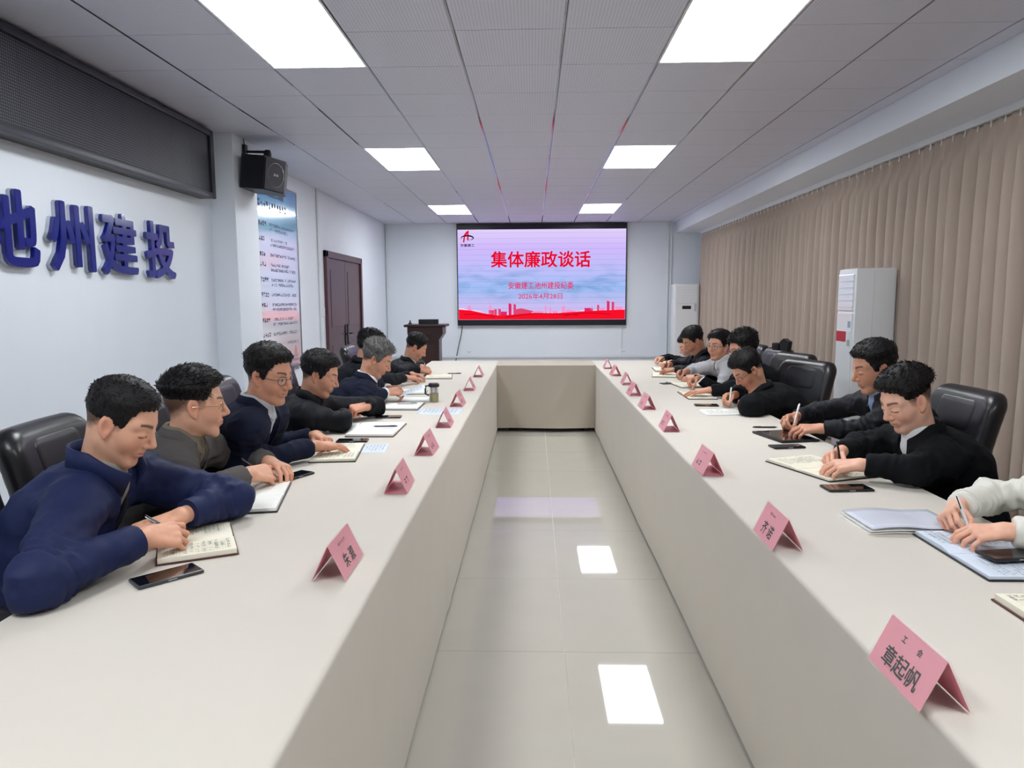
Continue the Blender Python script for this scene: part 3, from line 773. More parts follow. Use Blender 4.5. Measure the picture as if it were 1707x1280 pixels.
def sdf_mesh(f, lo, hi, h, B=8):
    """sparse surface nets: vertices and quads of f = 0"""
    lo = np.asarray(lo, float); hi = np.asarray(hi, float)
    nb = np.maximum(1, np.ceil((hi - lo) / (h * B)).astype(int)); n = nb * B
    g = np.stack(np.meshgrid(*[np.arange(k) for k in nb], indexing='ij'), -1).reshape(-1, 3)
    cd = f((lo + (g * B + B / 2) * h).astype(np.float32)).astype(float)
    keep = np.abs(cd) < h * B * 1.15
    V = np.ones(n + 1)
    big = np.repeat(np.repeat(np.repeat(cd.reshape(nb), B, 0), B, 1), B, 2)
    V[:n[0], :n[1], :n[2]] = np.where(np.abs(big) < 1e-6, 1e-3, big)
    mask = np.zeros(n + 1, bool)
    for i, j, k in g[keep] * B:
        mask[i:i + B + 1, j:j + B + 1, k:k + B + 1] = True
    idx = np.argwhere(mask)
    V[mask] = f((lo + idx * h).astype(np.float32))
    ins = V < 0
    s = np.zeros(n, np.int8)
    for c in range(8):
        i, j, k = c >> 2 & 1, c >> 1 & 1, c & 1
        s += ins[i:n[0] + i, j:n[1] + j, k:n[2] + k]
    act = np.argwhere((s > 0) & (s < 8))
    cv = np.stack([V[act[:, 0] + (c >> 2 & 1), act[:, 1] + (c >> 1 & 1), act[:, 2] + (c & 1)] for c in range(8)], 1)
    pos = np.zeros((len(act), 3)); cnt = np.zeros(len(act))
    for a in range(8):
        for bit in (1, 2, 4):
            b = a | bit
            if b == a: continue
            va, vb = cv[:, a], cv[:, b]
            m = (va < 0) != (vb < 0)
            t = np.where(m, va / np.where(m, va - vb, 1), 0)
            pa = np.array([a >> 2 & 1, a >> 1 & 1, a & 1], float); pb = np.array([b >> 2 & 1, b >> 1 & 1, b & 1], float)
            pos[m] += pa + t[m, None] * (pb - pa); cnt[m] += 1
    verts = lo + (act + pos / cnt[:, None]) * h
    ids = -np.ones(n, int); ids[act[:, 0], act[:, 1], act[:, 2]] = np.arange(len(act))
    quads = []
    for ax in range(3):
        o = [1, 1, 1]; sl0 = [slice(1, n[d]) for d in range(3)]; sl1 = list(sl0)
        sl0[ax] = slice(0, n[ax]); sl1[ax] = slice(1, n[ax] + 1)
        A = ins[tuple(sl0)]; Bv = ins[tuple(sl1)]
        e = np.argwhere(A != Bv); off = np.array([0 if d == ax else 1 for d in range(3)])
        e2 = e + off
        u, v = (ax + 1) % 3, (ax + 2) % 3
        du = np.zeros(3, int); du[u] = 1; dv = np.zeros(3, int); dv[v] = 1
        q = np.stack([ids[tuple((e2 - du - dv).T)], ids[tuple((e2 - dv).T)], ids[tuple(e2.T)], ids[tuple((e2 - du).T)]], 1)
        fl = A[tuple(e.T)]
        q[~fl] = q[~fl][:, ::-1]
        quads.append(q)
    quads = np.concatenate(quads)
    return verts, quads[(quads >= 0).all(1)]

def np_mesh(name, verts, quads, m, colors=None):
    me = bpy.data.meshes.new(name)
    nv, nq = len(verts), len(quads)
    me.vertices.add(nv); me.loops.add(nq * 4); me.polygons.add(nq)
    me.vertices.foreach_set('co', np.asarray(verts, np.float32).ravel())
    me.loops.foreach_set('vertex_index', np.asarray(quads, np.int32).ravel())
    me.polygons.foreach_set('loop_start', np.arange(0, nq * 4, 4, dtype=np.int32))
    me.polygons.foreach_set('use_smooth', np.ones(nq, bool))
    me.update(calc_edges=True)
    if colors is not None:
        at = me.attributes.new('tone', 'FLOAT_COLOR', 'POINT')
        at.data.foreach_set('color', np.concatenate([colors, np.ones((nv, 1))], 1).astype(np.float32).ravel())
    me.materials.append(m)
    return me
def vnormals(v, q):
    n = np.cross(v[q[:, 2]] - v[q[:, 0]], v[q[:, 3]] - v[q[:, 1]])
    out = np.zeros_like(v)
    for c in range(4): np.add.at(out, q[:, c], n)
    return out / (np.linalg.norm(out, axis=1, keepdims=True) + 1e-12)
def smooth_mesh(v, q, it=2, lam=.5):
    e = np.concatenate([q[:, [0, 1]], q[:, [1, 2]], q[:, [2, 3]], q[:, [3, 0]]])
    for _ in range(it):
        s = np.zeros_like(v); c = np.zeros(len(v))
        np.add.at(s, e[:, 0], v[e[:, 1]]); np.add.at(c, e[:, 0], 1)
        np.add.at(s, e[:, 1], v[e[:, 0]]); np.add.at(c, e[:, 1], 1)
        v = v + lam * (s / np.maximum(c, 1)[:, None] - v)
    return v
def vnoise(p, seed=0):
    i = np.floor(p).astype(np.int64); f = p - i; f = f * f * (3 - 2 * f)
    def hsh(a):
        x = (a[:, 0] * 374761393 + a[:, 1] * 668265263 + a[:, 2] * 2147483647 + seed * 974634777) & 0xffffffff
        x = ((x ^ (x >> 13)) * 1274126177) & 0xffffffff
        return ((x ^ (x >> 16)) & 0xffff) / 65535.0
    r = 0
    for c in range(8):
        o = np.array([c >> 2 & 1, c >> 1 & 1, c & 1])
        w = np.prod(np.where(o, f, 1 - f), axis=1)
        r = r + w * hsh(i + o)
    return r * 2 - 1

# ------------------------------------------------------------------ head (local: x forward, y left, z up)
CR_C, CR_R = (-.014, 0, .034), (.099, .0765, .089)
def skull_sdf(Q, fat=0.0):
    d = ell(Q, CR_C, CR_R)
    d = smin(d, ell(Q, (.018, 0, -.022), (.073, .061 + fat, .084)), .03)
    d = smin(d, cap(Q, (-.012, .046 + fat, -.056), (.064, .010, -.103), .018, .020), .03)
    d = smin(d, ell(Q, (.050, .034 + fat * .5, -.028), (.026, .022 + fat, .026)), .03)
    return d
def head_sdf(P, fat=0.0):
    Q = P.copy(); Q[:, 1] = np.abs(Q[:, 1])
    d = skull_sdf(Q, fat)
    d = smin(d, cap(Q, (.074, .012, .026), (.060, .047, .026), .012, .011), .018)
    d = smax(d, -ell(Q, (.099, .031, .004), (.014, .019, .011)), .014)
    d = smin(d, ell(Q, (.0745, .031, .001), (.0145, .0165, .0115)), .006)
    d = smin(d, cap(Q, (.084, 0, .018), (.109, 0, -.027), .0072, .0108), .011)
    d = smin(d, cap(Q, (.101, 0, -.033), (.095, .0125, -.035), .008, .0080), .007)
    d = smin(d, ell(Q, (.079, 0, -.062), (.015, .026, .016)), .014)
    d = smin(d, cap(Q, (.0905, .004, -.0575), (.080, .021, -.060), .0048, .003), .006)
    d = smin(d, cap(Q, (.0885, 0, -.0675), (.080, .018, -.0655), .0055, .003), .006)
    d = smax(d, -cap(Q, (.100, 0, -.0618), (.085, .023, -.0625), .0022, .0015), .004)
    # ears
    E = Q - np.array((-.010, .0765, -.008)); th = R_(24)
    lean = E[:, 0] + .22 * E[:, 2]
    E2 = np.stack([lean * math.cos(th) - E[:, 1] * math.sin(th), E[:, 1] * math.cos(th) + lean * math.sin(th), E[:, 2]], 1)
    ear = ell(E2, (0, 0, 0), (.0185 - .0, .0080, .0315))
    ear = np.minimum(ear, ell(E2, (.002, .0, -.024), (.010, .006, .012)))
    ear = smax(ear, -ell(E2, (.0035, .0085, .004), (.0115, .0075, .0205)), .004)
    d = smin(d, ear, .008)
    return d
def hairline(x, y):
    return np.interp(x, [-.12, -.085, -.06, -.035, -.02, .012, .030, .042, .055, .085, .11], [-.062, -.058, -.042, -.018, -.01, -.014, -.006, .035, .066, .078, .084])
def tone_head(L, base, st, stubble=.12, awake=False):
    """skin colouring in the head frame"""
    n = len(L); c = np.tile(np.array(base[:3]), (n, 1))
    ay = np.abs(L[:, 1]); x, z = L[:, 0], L[:, 2]
    c *= (1 + .06 * vnoise(L * 60, 3))[:, None]
    def blend(w, col):
        nonlocal c
        w = np.clip(w, 0, 1)[:, None]; c = c * (1 - w) + np.array(col) * w
    dark = np.array(base[:3]) * .13
    red = np.array(base[:3]) * np.array((1.02, .74, .70))
    blend(.35 * np.exp(-((x - .1) / .03) ** 2 - (ay / .022) ** 2 - ((z + .028) / .018) ** 2), red)
    blend(.30 * np.exp(-((ay - .05) / .025) ** 2 - ((z + .03) / .03) ** 2) * (x > .02), red)
    blend(.45 * (ay > .070) * (np.abs(x + .01) < .03), red)
    blend(.5 * np.exp(-((x + .006) / .009) ** 2 - ((z + .006) / .016) ** 2) * (ay > .068), red * .6)
    # stubble shadow
    blend(stubble * np.clip((-.045 - z) / .02, 0, 1) * (x > -.02), np.array(base[:3]) * .35)
    # brows
    by = np.clip((ay - .012) / .040, 0, 1); bz = .0265 + .006 * np.sin(by * 2.2)
    w = np.clip(1.35 - np.abs(z - bz) / (.0058 * (1.1 - .45 * by)), 0, 1) * ((ay > .011) & (ay < .053) & (x > .045))
    blend(.95 * w, dark * .8)
    # lash line of lowered lids and crease
    ez = -.0045 - .0016 * np.cos((ay - .031) / .016 * 1.5)
    if awake:
        al = 1 - ((ay - .031) / .0150) ** 2; ins = (al > 0) & (x > .055)
        hw_ = .0052 * np.clip(al, 0, 1); dz = np.abs(z - .0005)
        blend(.9 * np.clip(1.6 - dz / np.maximum(hw_, 1e-4), 0, 1) * ins, (.62, .56, .52))
        blend(.97 * np.clip(1.7 - dz / np.maximum(hw_, 1e-4), 0, 1) * ins * np.clip(2.2 - np.abs(ay - .031) / .0042, 0, 1), (.012, .009, .008))
        ez = .0005 + .0052 * np.clip(al, 0, 1)
    w = np.clip(1.5 - np.abs(z - ez) / .0019, 0, 1) * ((np.abs(ay - .031) < .0165) & (x > .055))
    blend(.92 * w, dark * .6)
    w = np.clip(1.2 - np.abs(z - (.0075 + .002 * np.cos((ay - .03) / .016 * 1.5))) / .0017, 0, 1) * ((np.abs(ay - .031) < .016) & (x > .055))
    blend(.35 * w, np.array(base[:3]) * .4)
    # lips
    w = np.exp(-((z + .0625) / .0085) ** 2) * (ay < .023) * (x > .07)
    blend(.55 * w, np.array(base[:3]) * np.array((.88, .56, .56)))
    w = np.clip(1.3 - np.abs(z + .0625) / .0018, 0, 1) * (ay < .022) * (x > .07)
    blend(.75 * w, dark * 1.6)
    # clipped sides: hair roots shading through the skin
    g = z - hairline(x, L[:, 1])
    fade = .95
    g = g + .006 * vnoise(L * 160, 8)
    w = np.clip((g + .004) / {'crew': .030, 'fade': .044}.get(st, .022), 0, 1) * (x < .085)
    earmask = (np.hypot((x + .010) / .021, (z + .006) / .035) < 1) & (ay > .068)
    blend(fade * w * (~earmask), dark * .9)
    return np.clip(c, 0, 1)
STY = {  # top thickness, side thickness, tuft length, tufts, comb (local), tuft lift
    'crew': (.014, .004, .010, 900, (.7, 0, .1), .42),
    'fade': (.030, .003, .018, 1000, (.8, .1, .2), .38),
    'mid': (.023, .008, .018, 1000, (.75, .15, -.1), .28),
    'side': (.026, .009, .022, 900, (.2, .85, 0), .3),
    'sweep': (.024, .009, .022, 900, (-.4, .25, .35), .45),
    'curly': (.030, .016, .014, 1100, (0, 0, .2), .9),
    'long': (.020, .018, .02, 600, (-.2, .2, -.9), .1),
}
def hair_sdf(P, st, seed):
    top, side = STY[st][:2]
    Qs = P.copy(); Qs[:, 1] = np.abs(Qs[:, 1]); base = skull_sdf(Qs)
    x, ay, z = P[:, 0], np.abs(P[:, 1]), P[:, 2]
    j1 = np.sin(P[:, 1] * 310 + seed) * np.sin(P[:, 2] * 190 + 2 * seed) + np.sin(P[:, 0] * 420 + P[:, 1] * 170)
    x = x + j1 * .0022; z = z + np.sin(P[:, 0] * 330 + seed) * np.sin(P[:, 1] * 260 + 1) * .0035
    lift = {'crew': .006, 'fade': .026, 'mid': -.012, 'sweep': -.012, 'side': -.008}.get(st, -.05)
    g = z - np.maximum(hairline(x, ay), np.where(x < .06, lift, -1))
    if st == 'long':
        g = np.maximum(g, np.where(x < .0, .02 - np.clip(-.19 - z, 0, 1), -1))
    up = np.clip((z - .035) / .05, 0, 1)
    if st == 'fade': up = np.clip((z - .030) / .045, 0, 1)
    th = side + (top - side) * up * up * (3 - 2 * up)
    w = np.clip(g / .040, -1, 1); w = np.where(w > 0, w * (2 - w), w)
    t = np.where(w > 0, .0006 + th * w, .06 * w)
    earm = (np.hypot((x + .010) / .019, (z + .006) / .034) < 1)
    t = np.where(earm & (z < .022) & (st != 'long'), -.01, t)
    nz = vnoise(P * np.array((70, 55, 70)), seed) * .5 + vnoise(P * 140, seed + 1) * .35
    amp = .0045 if st == 'curly' else .0022
    d = base - t - nz * amp * (t > .003)
    if st == 'long':
        Q = P.copy(); Q[:, 1] = ay
        d = smin(d, cap(Q, (-.05, .05, -.02), (-.04, .068, -.17), .035, .02), .02)
        d = smin(d, cap(Q, (-.07, 0, -.02), (-.085, 0, -.18), .05, .03), .02)
    return d

def build_hair(name, st, Mh, ch, seed, root, m, h):
    f = lambda P: hair_sdf(P, st, seed)
    v, q = sdf_mesh(f, (-.15, -.12, -.10 if st != 'long' else -.23), (.125, .12, .17), h)
    nrm = vnormals(v, q)
    rng = np.random.default_rng(seed)
    top, side, tl, nt_, comb, lift = STY[st]
    okv = np.where(f(v - nrm * .006) < -.002)[0] if st != 'crew' else np.arange(len(v))
    g = v[:, 2] - np.maximum(hairline(v[:, 0], v[:, 1]), 0)
    okv = okv[(g[okv] > .012)]
    if st == 'fade': okv = okv[v[okv, 2] > .042]
    vs = []; qs = []
    if len(okv):
        pick = rng.choice(okv, nt_)
        for i in pick:
            p0 = v[i] - nrm[i] * .003; nn = nrm[i]
            d = np.array(comb, float) + rng.normal(0, .28, 3)
            if st == 'curly': d = rng.normal(0, 1, 3)
            if v[i, 2] < .04: d = d * .3 + np.array((-.35 if v[i, 0] < .03 else 0, 0, -.6))
            d -= nn * (d @ nn); d = _n(d) * (1 - lift) + nn * lift; d = _n(d)
            l = tl * rng.uniform(.6, 1.35) * (.55 if v[i, 2] < .03 else 1); r = rng.uniform(.0016, .0030) * (h / .0028) ** .5
            a = _n(np.cross(d, nn) + 1e-6); b = np.cross(d, a)
            p1 = p0 + d * l * .6; p2 = p0 + _n(d + np.array((0, 0, -.25)) * (1 - lift)) * l
            k = len(vs)
            for pp, rr in ((p0, r), (p1, r * .75), (p2, r * .12)):
                for t in (0, 2.094, 4.189): vs.append(pp + a * math.cos(t) * rr + b * math.sin(t) * rr * .6)
            for s_ in (0, 3):
                for t in range(3): qs.append((k + s_ + t, k + s_ + (t + 1) % 3, k + s_ + 3 + (t + 1) % 3, k + s_ + 3 + t))
    if vs:
        q = np.concatenate([q, np.array(qs) + len(v)]); v = np.concatenate([v, np.array(vs)])
    wv = ch + v @ Mh.T - np.array(root.location)
    return link('hair', np_mesh('hair', wv, q, m), None, root)

# ------------------------------------------------------------------ hands
POSES = {  # finger curls (deg per joint) index, middle, ring, little ; thumb type
    'flat': ([(10, 14, 10), (8, 14, 10), (8, 15, 10), (10, 16, 10)], 'out'),
    'rest': ([(28, 32, 20), (30, 36, 22), (34, 38, 22), (38, 40, 24)], 'in'),
    'write': ([(42, 48, 22), (52, 62, 30), (62, 74, 40), (68, 78, 42)], 'pinch'),
    'grip': ([(16, 48, 26), (28, 60, 32), (36, 66, 36), (42, 68, 36)], 'pinch'),
    'fist': ([(66, 84, 50), (70, 86, 50), (72, 86, 50), (74, 84, 50)], 'in'),
    'hold': ([(46, 40, 20), (48, 42, 22), (50, 44, 24), (52, 46, 24)], 'pinch'),
}
def hand_caps(Wp, d, n, right, pose, sc=1.0):
    """list of (a, b, r1, r2, group) capsules, plus the pinch point"""
    d = _n(d); n = _n(np.asarray(n, float) - d * (np.asarray(n, float) @ d)); s = np.cross(n, d) * (1 if right else -1)
    curls, th = POSES[pose]
    Wp = np.asarray(Wp, float); caps = []
    side = (.0315, .0105, -.0105, -.0305); fwd = (.084, .087, .082, .074)
    lens = ((.041, .025, .019), (.045, .028, .020), (.041, .026, .019), (.033, .020, .017))
    rad = (.0088, .0090, .0086, .0077)
    tips = []
    for k in range(4):
        kn = Wp + d * fwd[k] * sc + s * side[k] * sc + n * (.004 - .003 * abs(k - 1.2)) * sc
        caps.append((Wp + s * side[k] * .55 * sc + d * .006, kn, .0150 * sc, .0118 * sc, 'palm'))
        ang = 0; p = kn; dd = d + s * (.10 * (1.4 - k)); dd = _n(dd)
        for j in range(3):
            ang += R_(curls[k][j])
            dj = _n(dd * math.cos(ang) - n * math.sin(ang))
            p2 = p + dj * lens[k][j] * sc
            r1 = rad[k] * sc * (1 - .09 * j); caps.append((p, p2, r1, r1 * .93, 'f%d' % k)); p = p2
        tips.append(p)
    tb = Wp + d * .022 * sc + s * .020 * sc - n * .004 * sc
    if th == 'out': dirs = [d * .62 + s * .75 - n * .15, d * .85 + s * .45 - n * .1, d * .95 + s * .25 - n * .1]
    elif th == 'in': dirs = [d * .75 + s * .55 - n * .4, d * .9 + s * .05 - n * .35, d * .8 - s * .35 - n * .3]
    else:
        dirs = [d * .75 + s * .45 - n * .5, None, None]
    p = tb; ls = (.043, .033, .027); rs = (.0135, .0110, .0100)
    if dirs[1] is None:
        p1 = p + _n(dirs[0]) * ls[0] * sc
        tgt = tips[0] + s * .010 * sc - n * .002
        to = _n(tgt - p1); dist = min(np.linalg.norm(tgt - p1), (ls[1] + ls[2]) * sc * .98)
        mid = p1 + to * dist * .52 + s * .010 * sc
        pts = [p, p1, mid, p1 + to * dist]
    else:
        pts = [p]
        for j in range(3): pts.append(pts[-1] + _n(dirs[j]) * ls[j] * sc)
    for j in range(3): caps.append((pts[j], pts[j + 1], rs[j] * sc, rs[min(j + 1, 2)] * sc * .96, 'palm' if j == 0 else 't'))
    pinch = (tips[0] + pts[3]) / 2
    return caps, pinch, (d, n, s), tips
def hand_sdf(P, caps, elbow, Wp, n):
    groups = {}
    for a, b, r1, r2, g in caps:
        dd = cap(P, a, b, r1, r2)
        if g == 'palm':
            groups['palm'] = dd if 'palm' not in groups else smin(groups['palm'], dd, .012)
        else:
            groups[g] = dd if g not in groups else smin(groups[g], dd, .002)
    d = groups.pop('palm')
    fo = cap(P, Wp, np.asarray(Wp) + (np.asarray(elbow) - Wp) * .85, .0245, .040)
    d = smin(d, fo, .018)
    fing = None
    for g in groups.values():
        fing = g if fing is None else np.minimum(fing, g)
    return smin(d, fing, .0045)

# ------------------------------------------------------------------ clothes helpers
def ik(S, Wp, l1, l2, pole):
    S = np.asarray(S, float); Wp = np.asarray(Wp, float)
    v = Wp - S; D = np.linalg.norm(v); D2 = min(D, (l1 + l2) * .995); u = v / D
    a = (l1 * l1 - l2 * l2 + D2 * D2) / (2 * D2); hgt = math.sqrt(max(0, l1 * l1 - a * a))
    p = np.asarray(pole, float); p = _n(p - u * (p @ u))
    return S + u * a * D / D2 + p * hgt
def collar_mesh(c, ax, fw, r0, r1, h, op, thick, fall=0.0, front_drop=.03, wide=1.12, n=30, flare=.0):
    """ring collar standing round a neck axis, open in front; fall > 0 folds its top outwards"""
    ax = Vector(ax).normalized(); fw = Vector(fw); fw = (fw - ax * fw.dot(ax)).normalized(); lf = ax.cross(fw)
    c = Vector(c)
    prof = [(r0, 0), ((r0 + r1) / 2, h * .5), (r1, h)]
    if fall > 0: prof += [(r1 + .008, h + .003), (r1 + .016, h - fall * .4), (r1 + .024, h - fall)]
    rows = []
    for k in range(n + 1):
        th = R_(op) + (2 * math.pi - 2 * R_(op)) * k / n
        fr = max(0, math.cos(th)); row = []
        for j, (r, z) in enumerate(prof):
            zz = z - front_drop * fr ** 1.5 * (1 if j < 3 else 1.15) - .012 * fr
            rr = r + flare * fr * (z / max(h, 1e-4))
            if fall > 0 and j >= 4: zz -= .02 * fr
            row.append(c + fw * (math.cos(th) * rr) + lf * (math.sin(th) * rr * wide) + ax * zz)
        rows.append(row)
    b = MB(); m = len(prof)
    vs = [p for row in rows for p in row]
    fs = [(i * m + j, (i + 1) * m + j, (i + 1) * m + j + 1, i * m + j + 1) for i in range(n) for j in range(m - 1)]
    b.add(vs, fs)
    return b
def frame_from(yaw, pitch, roll=0):
    y, p, r = R_(yaw), R_(pitch), R_(roll)
    f0 = np.array((math.cos(y), math.sin(y), 0)); l = np.array((-math.sin(y), math.cos(y), 0)); z = np.array((0, 0, 1.0))
    f = f0 * math.cos(p) - z * math.sin(p); u = f0 * math.sin(p) + z * math.cos(p)
    l2 = l * math.cos(r) + u * math.sin(r); u2 = u * math.cos(r) - l * math.sin(r)
    return np.stack([f, l2, u2], 1)      # columns

SKIN = {'fair': srgb(232, 182, 158), 'mid': srgb(222, 170, 143), 'tan': srgb(204, 150, 124), 'deep': srgb(184, 130, 104)}

def person(label, H, yaw, pitch, byaw, rh, lh, cloth, roll=0, skin='mid', hair='mid', hairm=None, group='people seated at the tables', seed=1, res=.0028, fat=0.0,
           big=1.0, arm=1.0, open_front=None, shirt=None, collar='stand', collar_m=None, glasses=None, cuffs=None, watch=None, tee=None, back=.205, seatz=.47, gather=False, band=False, shoulder_drop=.058, hs=1.06, zipm=None, buttons=None):
    H = np.array(H, float); fb = np.array((math.cos(R_(byaw)), math.sin(R_(byaw)), 0)); lb = np.array((-fb[1], fb[0], 0)); Z = np.array((0, 0, 1.0))
    Mh = frame_from(yaw, pitch, roll); hf0 = np.array((math.cos(R_(yaw)), math.sin(R_(yaw)), 0))
    N = H - Z * (.136 + .03 * math.sin(R_(pitch))) - fb * (.045 + .055 * math.sin(R_(pitch)))
    pel = N - fb * back; pel[2] = seatz + .10
    root = empty('person', (pel[0], pel[1], 0), 0, label, 'person', group)
    loc = np.array(root.location)
    # shoulders and arms
    Ssh = {}; Elb = {}; Wr = {}; caps = {}; pin = {}; frm = {}
    for sd, hd in (('r', rh), ('l', lh)):
        sg = -1 if sd == 'r' else 1
        S = N - Z * shoulder_drop + lb * sg * .168 * big + fb * .012
        d = _n(hd['d']); K = np.array(hd['k'], float); Wp = K - d * .086 * hs + Z * hd.get('wz', .008)
        E = np.array(hd['e'], float) if 'e' in hd else ik(S, Wp, .285, .255, hd.get('pole', tuple(lb * sg * .8 - Z * .8 - fb * .1)))
        if 'e' not in hd and E[2] < .812 and abs(E[0]) < (1.25 if E[0] < 0 else 1.52): E[2] = .812
        Ssh[sd], Elb[sd], Wr[sd] = S, E, Wp
        s0 = np.cross(Z, d) * (1 if sd == 'r' else -1); tl = {'write': .85, 'grip': .75, 'hold': .5, 'fist': .35, 'rest': .25}.get(hd['pose'], .1)
        caps[sd], pin[sd], frm[sd], _t = hand_caps(Wp, d, hd.get('n', tuple(Z - s0 * tl)), sd == 'r', hd['pose'], hs)
    # torso field
    u = N - pel; Lt = np.linalg.norm(u); u /= Lt
    la = _n(lb - u * (lb @ u)); wf = np.cross(la, u)
    def torso(P, ins=0.0, lap=None):
        r = P - pel; t = (r @ u) / Lt; a = r @ la; b = r @ wf + .045 * np.sin(np.pi * np.clip(t, 0, 1))
        tw = np.clip(t, -.3, 1.2)
        Wd = np.interp(tw, [-.25, 0, .3, .6, .82, .95, 1.08], [.175, .172, .165, .186, .182, .135, .085]) * big - ins
        Dp = np.interp(tw, [-.25, 0, .3, .6, .82, .95, 1.08], [.125, .128, .124, .132, .118, .095, .075]) * big - ins
        if lap is not None: pass
        q = np.sqrt((a / Wd) ** 2 + (b / Dp) ** 2)
        d = (q - 1) * np.minimum(Wd, Dp) * .9
        return smax(d, np.maximum((t - 1.04) * Lt, (-.22 - t) * Lt) + ins, .04), t, a, b
    def sleeves(P, r0, r1, r2, cut=True):
        d = None
        for sd in 'rl':
            S, E, Wp = Ssh[sd], Elb[sd], Wr[sd]
            k = smin(cap(P, S, E, r0, r1), smax(cap(P, E, Wp, r1 * .98, r2), ((P - (Wp + (E - Wp) * .10)) @ _n(Wp - E)) if cut else np.full(len(P), -1.0), .006), .03)
            k = smin(k, cap(P, N - Z * .030 - fb * .01, S, .052 * big, .062 * big), .05)
            d = k if d is None else smin(d, k, .012)
        return d
    # clothing mesh
    of = open_front
    def jacket(P):
        d, t, a, b = torso(P)
        if of:
            v0, t0 = of
            v = np.clip(v0 * (t - t0) / (1 - t0), 0, 1)
            pass
            d = smax(d, -np.maximum(np.abs(a) - v, .015 - b), .006)
        d = smin(d, sleeves(P, .064 * big * arm, .050 * big * arm, .040), .04)
        nk = cap(P, N + Z * .01 + fb * .005, N + (H - N) * .8, .062, .06)
        d = smax(d, -nk, .012)
        return d
    allp = np.array([pel, N] + list(Ssh.values()) + list(Elb.values()) + list(Wr.values()))
    lo, hi = allp.min(0) - .21, allp.max(0) + .12; lo[2] = max(seatz + .004, lo[2])
    hj = .0085 if res < .0032 else .0115
    v, q = sdf_mesh(jacket, lo, hi, hj)
    v = smooth_mesh(v, q, 1)
    nrm = vnormals(v, q)
    # creases: stronger towards elbows and waist, running across the limb
    def crease(v):
        w = np.full(len(v), .62); rings = np.zeros(len(v))
        for sd in 'rl':
            S, E, Wp = Ssh[sd], Elb[sd], Wr[sd]
            de = np.linalg.norm(v - E, axis=1); w += .6 * np.exp(-(de / .11) ** 2)
            ds = np.linalg.norm(v - (S - Z * .07 + fb * .03), axis=1); w += .7 * np.exp(-(ds / .09) ** 2)
            inner = _n((S - E) / np.linalg.norm(S - E) + (Wp - E) / np.linalg.norm(Wp - E))
            for a_, b_ in ((E, S), (E, Wp)):
                ax = _n(b_ - a_); t = (v - a_) @ ax; L_ = np.linalg.norm(b_ - a_)
                dist = np.linalg.norm(v - a_ - np.clip(t, 0, L_)[:, None] * ax, axis=1)
                side = .5 + .5 * np.tanh(((v - a_) @ inner) / .03)
                ph = vnoise(v * 13 + 7.1, seed + 9) * 4.0 + ((v - a_) @ inner) * 25
                rings += np.sin(t / .040 * 6.283 + ph) * np.exp(-((t - .05) / .085) ** 2) * (dist < .085) * (.35 + .65 * side)
        r1 = 1 - 2.4 * np.abs(vnoise(v * np.array((10, 10, 15)) + seed * 3.7, seed + 5))
        r2 = 1 - 2.4 * np.abs(vnoise(v * np.array((24, 24, 30)) + seed * 1.3, seed + 6))
        return r1 * w * .0080 + r2 * w * .0034 + rings * .0034
    v = v + nrm * crease(v)[:, None]
    v[:, 2] = np.maximum(v[:, 2], seatz + .003)
    on_t = ((np.abs(v[:, 0] + .81) < .41) | (np.abs(v[:, 0] - 1.09) < .40)) & (v[:, 2] > .66) & (v[:, 2] < .756)
    v[on_t, 2] = .756
    link('jacket', np_mesh('jacket', v - loc, q, cloth), None, root)
    if shirt is not None or tee is not None:
        fsh = lambda P: smax(smin(torso(P, .012)[0], cap(P, N - Z * .03, N + (H - N) * .12, .064, .064), .03), -np.minimum(P[:, 2] - seatz - .02, 9) * -1 if False else (seatz + .02) - P[:, 2], .01)
        v, q = sdf_mesh(fsh, np.minimum(pel, N) - .22, np.maximum(pel, N) + np.array((.22, .22, .06)), .011)
        link('shirt', np_mesh('shirt', v - loc, q, shirt or tee), None, root)
    # trousers and shoes
    kn = {}; an = {}
    for sd, sg in (('r', -1), ('l', 1)):
        hip = pel + lb * sg * .088 - Z * .012; kn[sd] = hip + fb * .42 + lb * sg * .03; kn[sd][2] = seatz + .075; an[sd] = kn[sd] - fb * .04; an[sd][2] = .10
    def trousers(P):
        d = ell(P, pel - Z * .01, (.15, .17, .088))
        for sd, sg in (('r', -1), ('l', 1)):
            hip = pel + lb * sg * .088 - Z * .012
            d = smin(d, cap(P, hip, kn[sd], .082, .066), .04)
            d = smin(d, smax(cap(P, kn[sd], an[sd], .064, .052), .075 - P[:, 2], .01), .02)
        return d
    pts = np.array([pel] + list(kn.values()) + list(an.values()))
    v, q = sdf_mesh(trousers, pts.min(0) - .2, pts.max(0) + .14, .022)
    v[:, 2] = np.where(v[:, 2] > .2, np.maximum(v[:, 2], np.where(np.abs((v - pel) @ fb) < .27, seatz + .002, 0)), v[:, 2])
    link('trousers', np_mesh('trousers', v - loc, q, MATS['dark_trousers']), None, root)
    for sd in 'rl':
        a = an[sd]
        fs = lambda P: smax(smin(cap(P, (a[0], a[1], .055), tuple(np.array((a[0], a[1], .042)) + fb * .16), .046, .038), cap(P, (a[0], a[1], .05), (a[0], a[1], .10), .045, .042), .02), .004 - P[:, 2], .006)
        c = np.array((a[0], a[1], .05)) + fb * .08
        v, q = sdf_mesh(fs, c - np.array((.17, .17, .06)), c + np.array((.17, .17, .09)), .012)
        link('shoe', np_mesh('shoe', v - loc, q, M_leather), None, root)
    # body: head and neck fine, hands fine, trunk and limbs coarse, one mesh
    base = np.array(SKIN[skin][:3]); V = []; Q = []; C = []; nv = 0
    def push(v, q, c):
        nonlocal nv
        V.append(v); Q.append(q + nv); C.append(c); nv += len(v)
    nb = (N - H) @ Mh
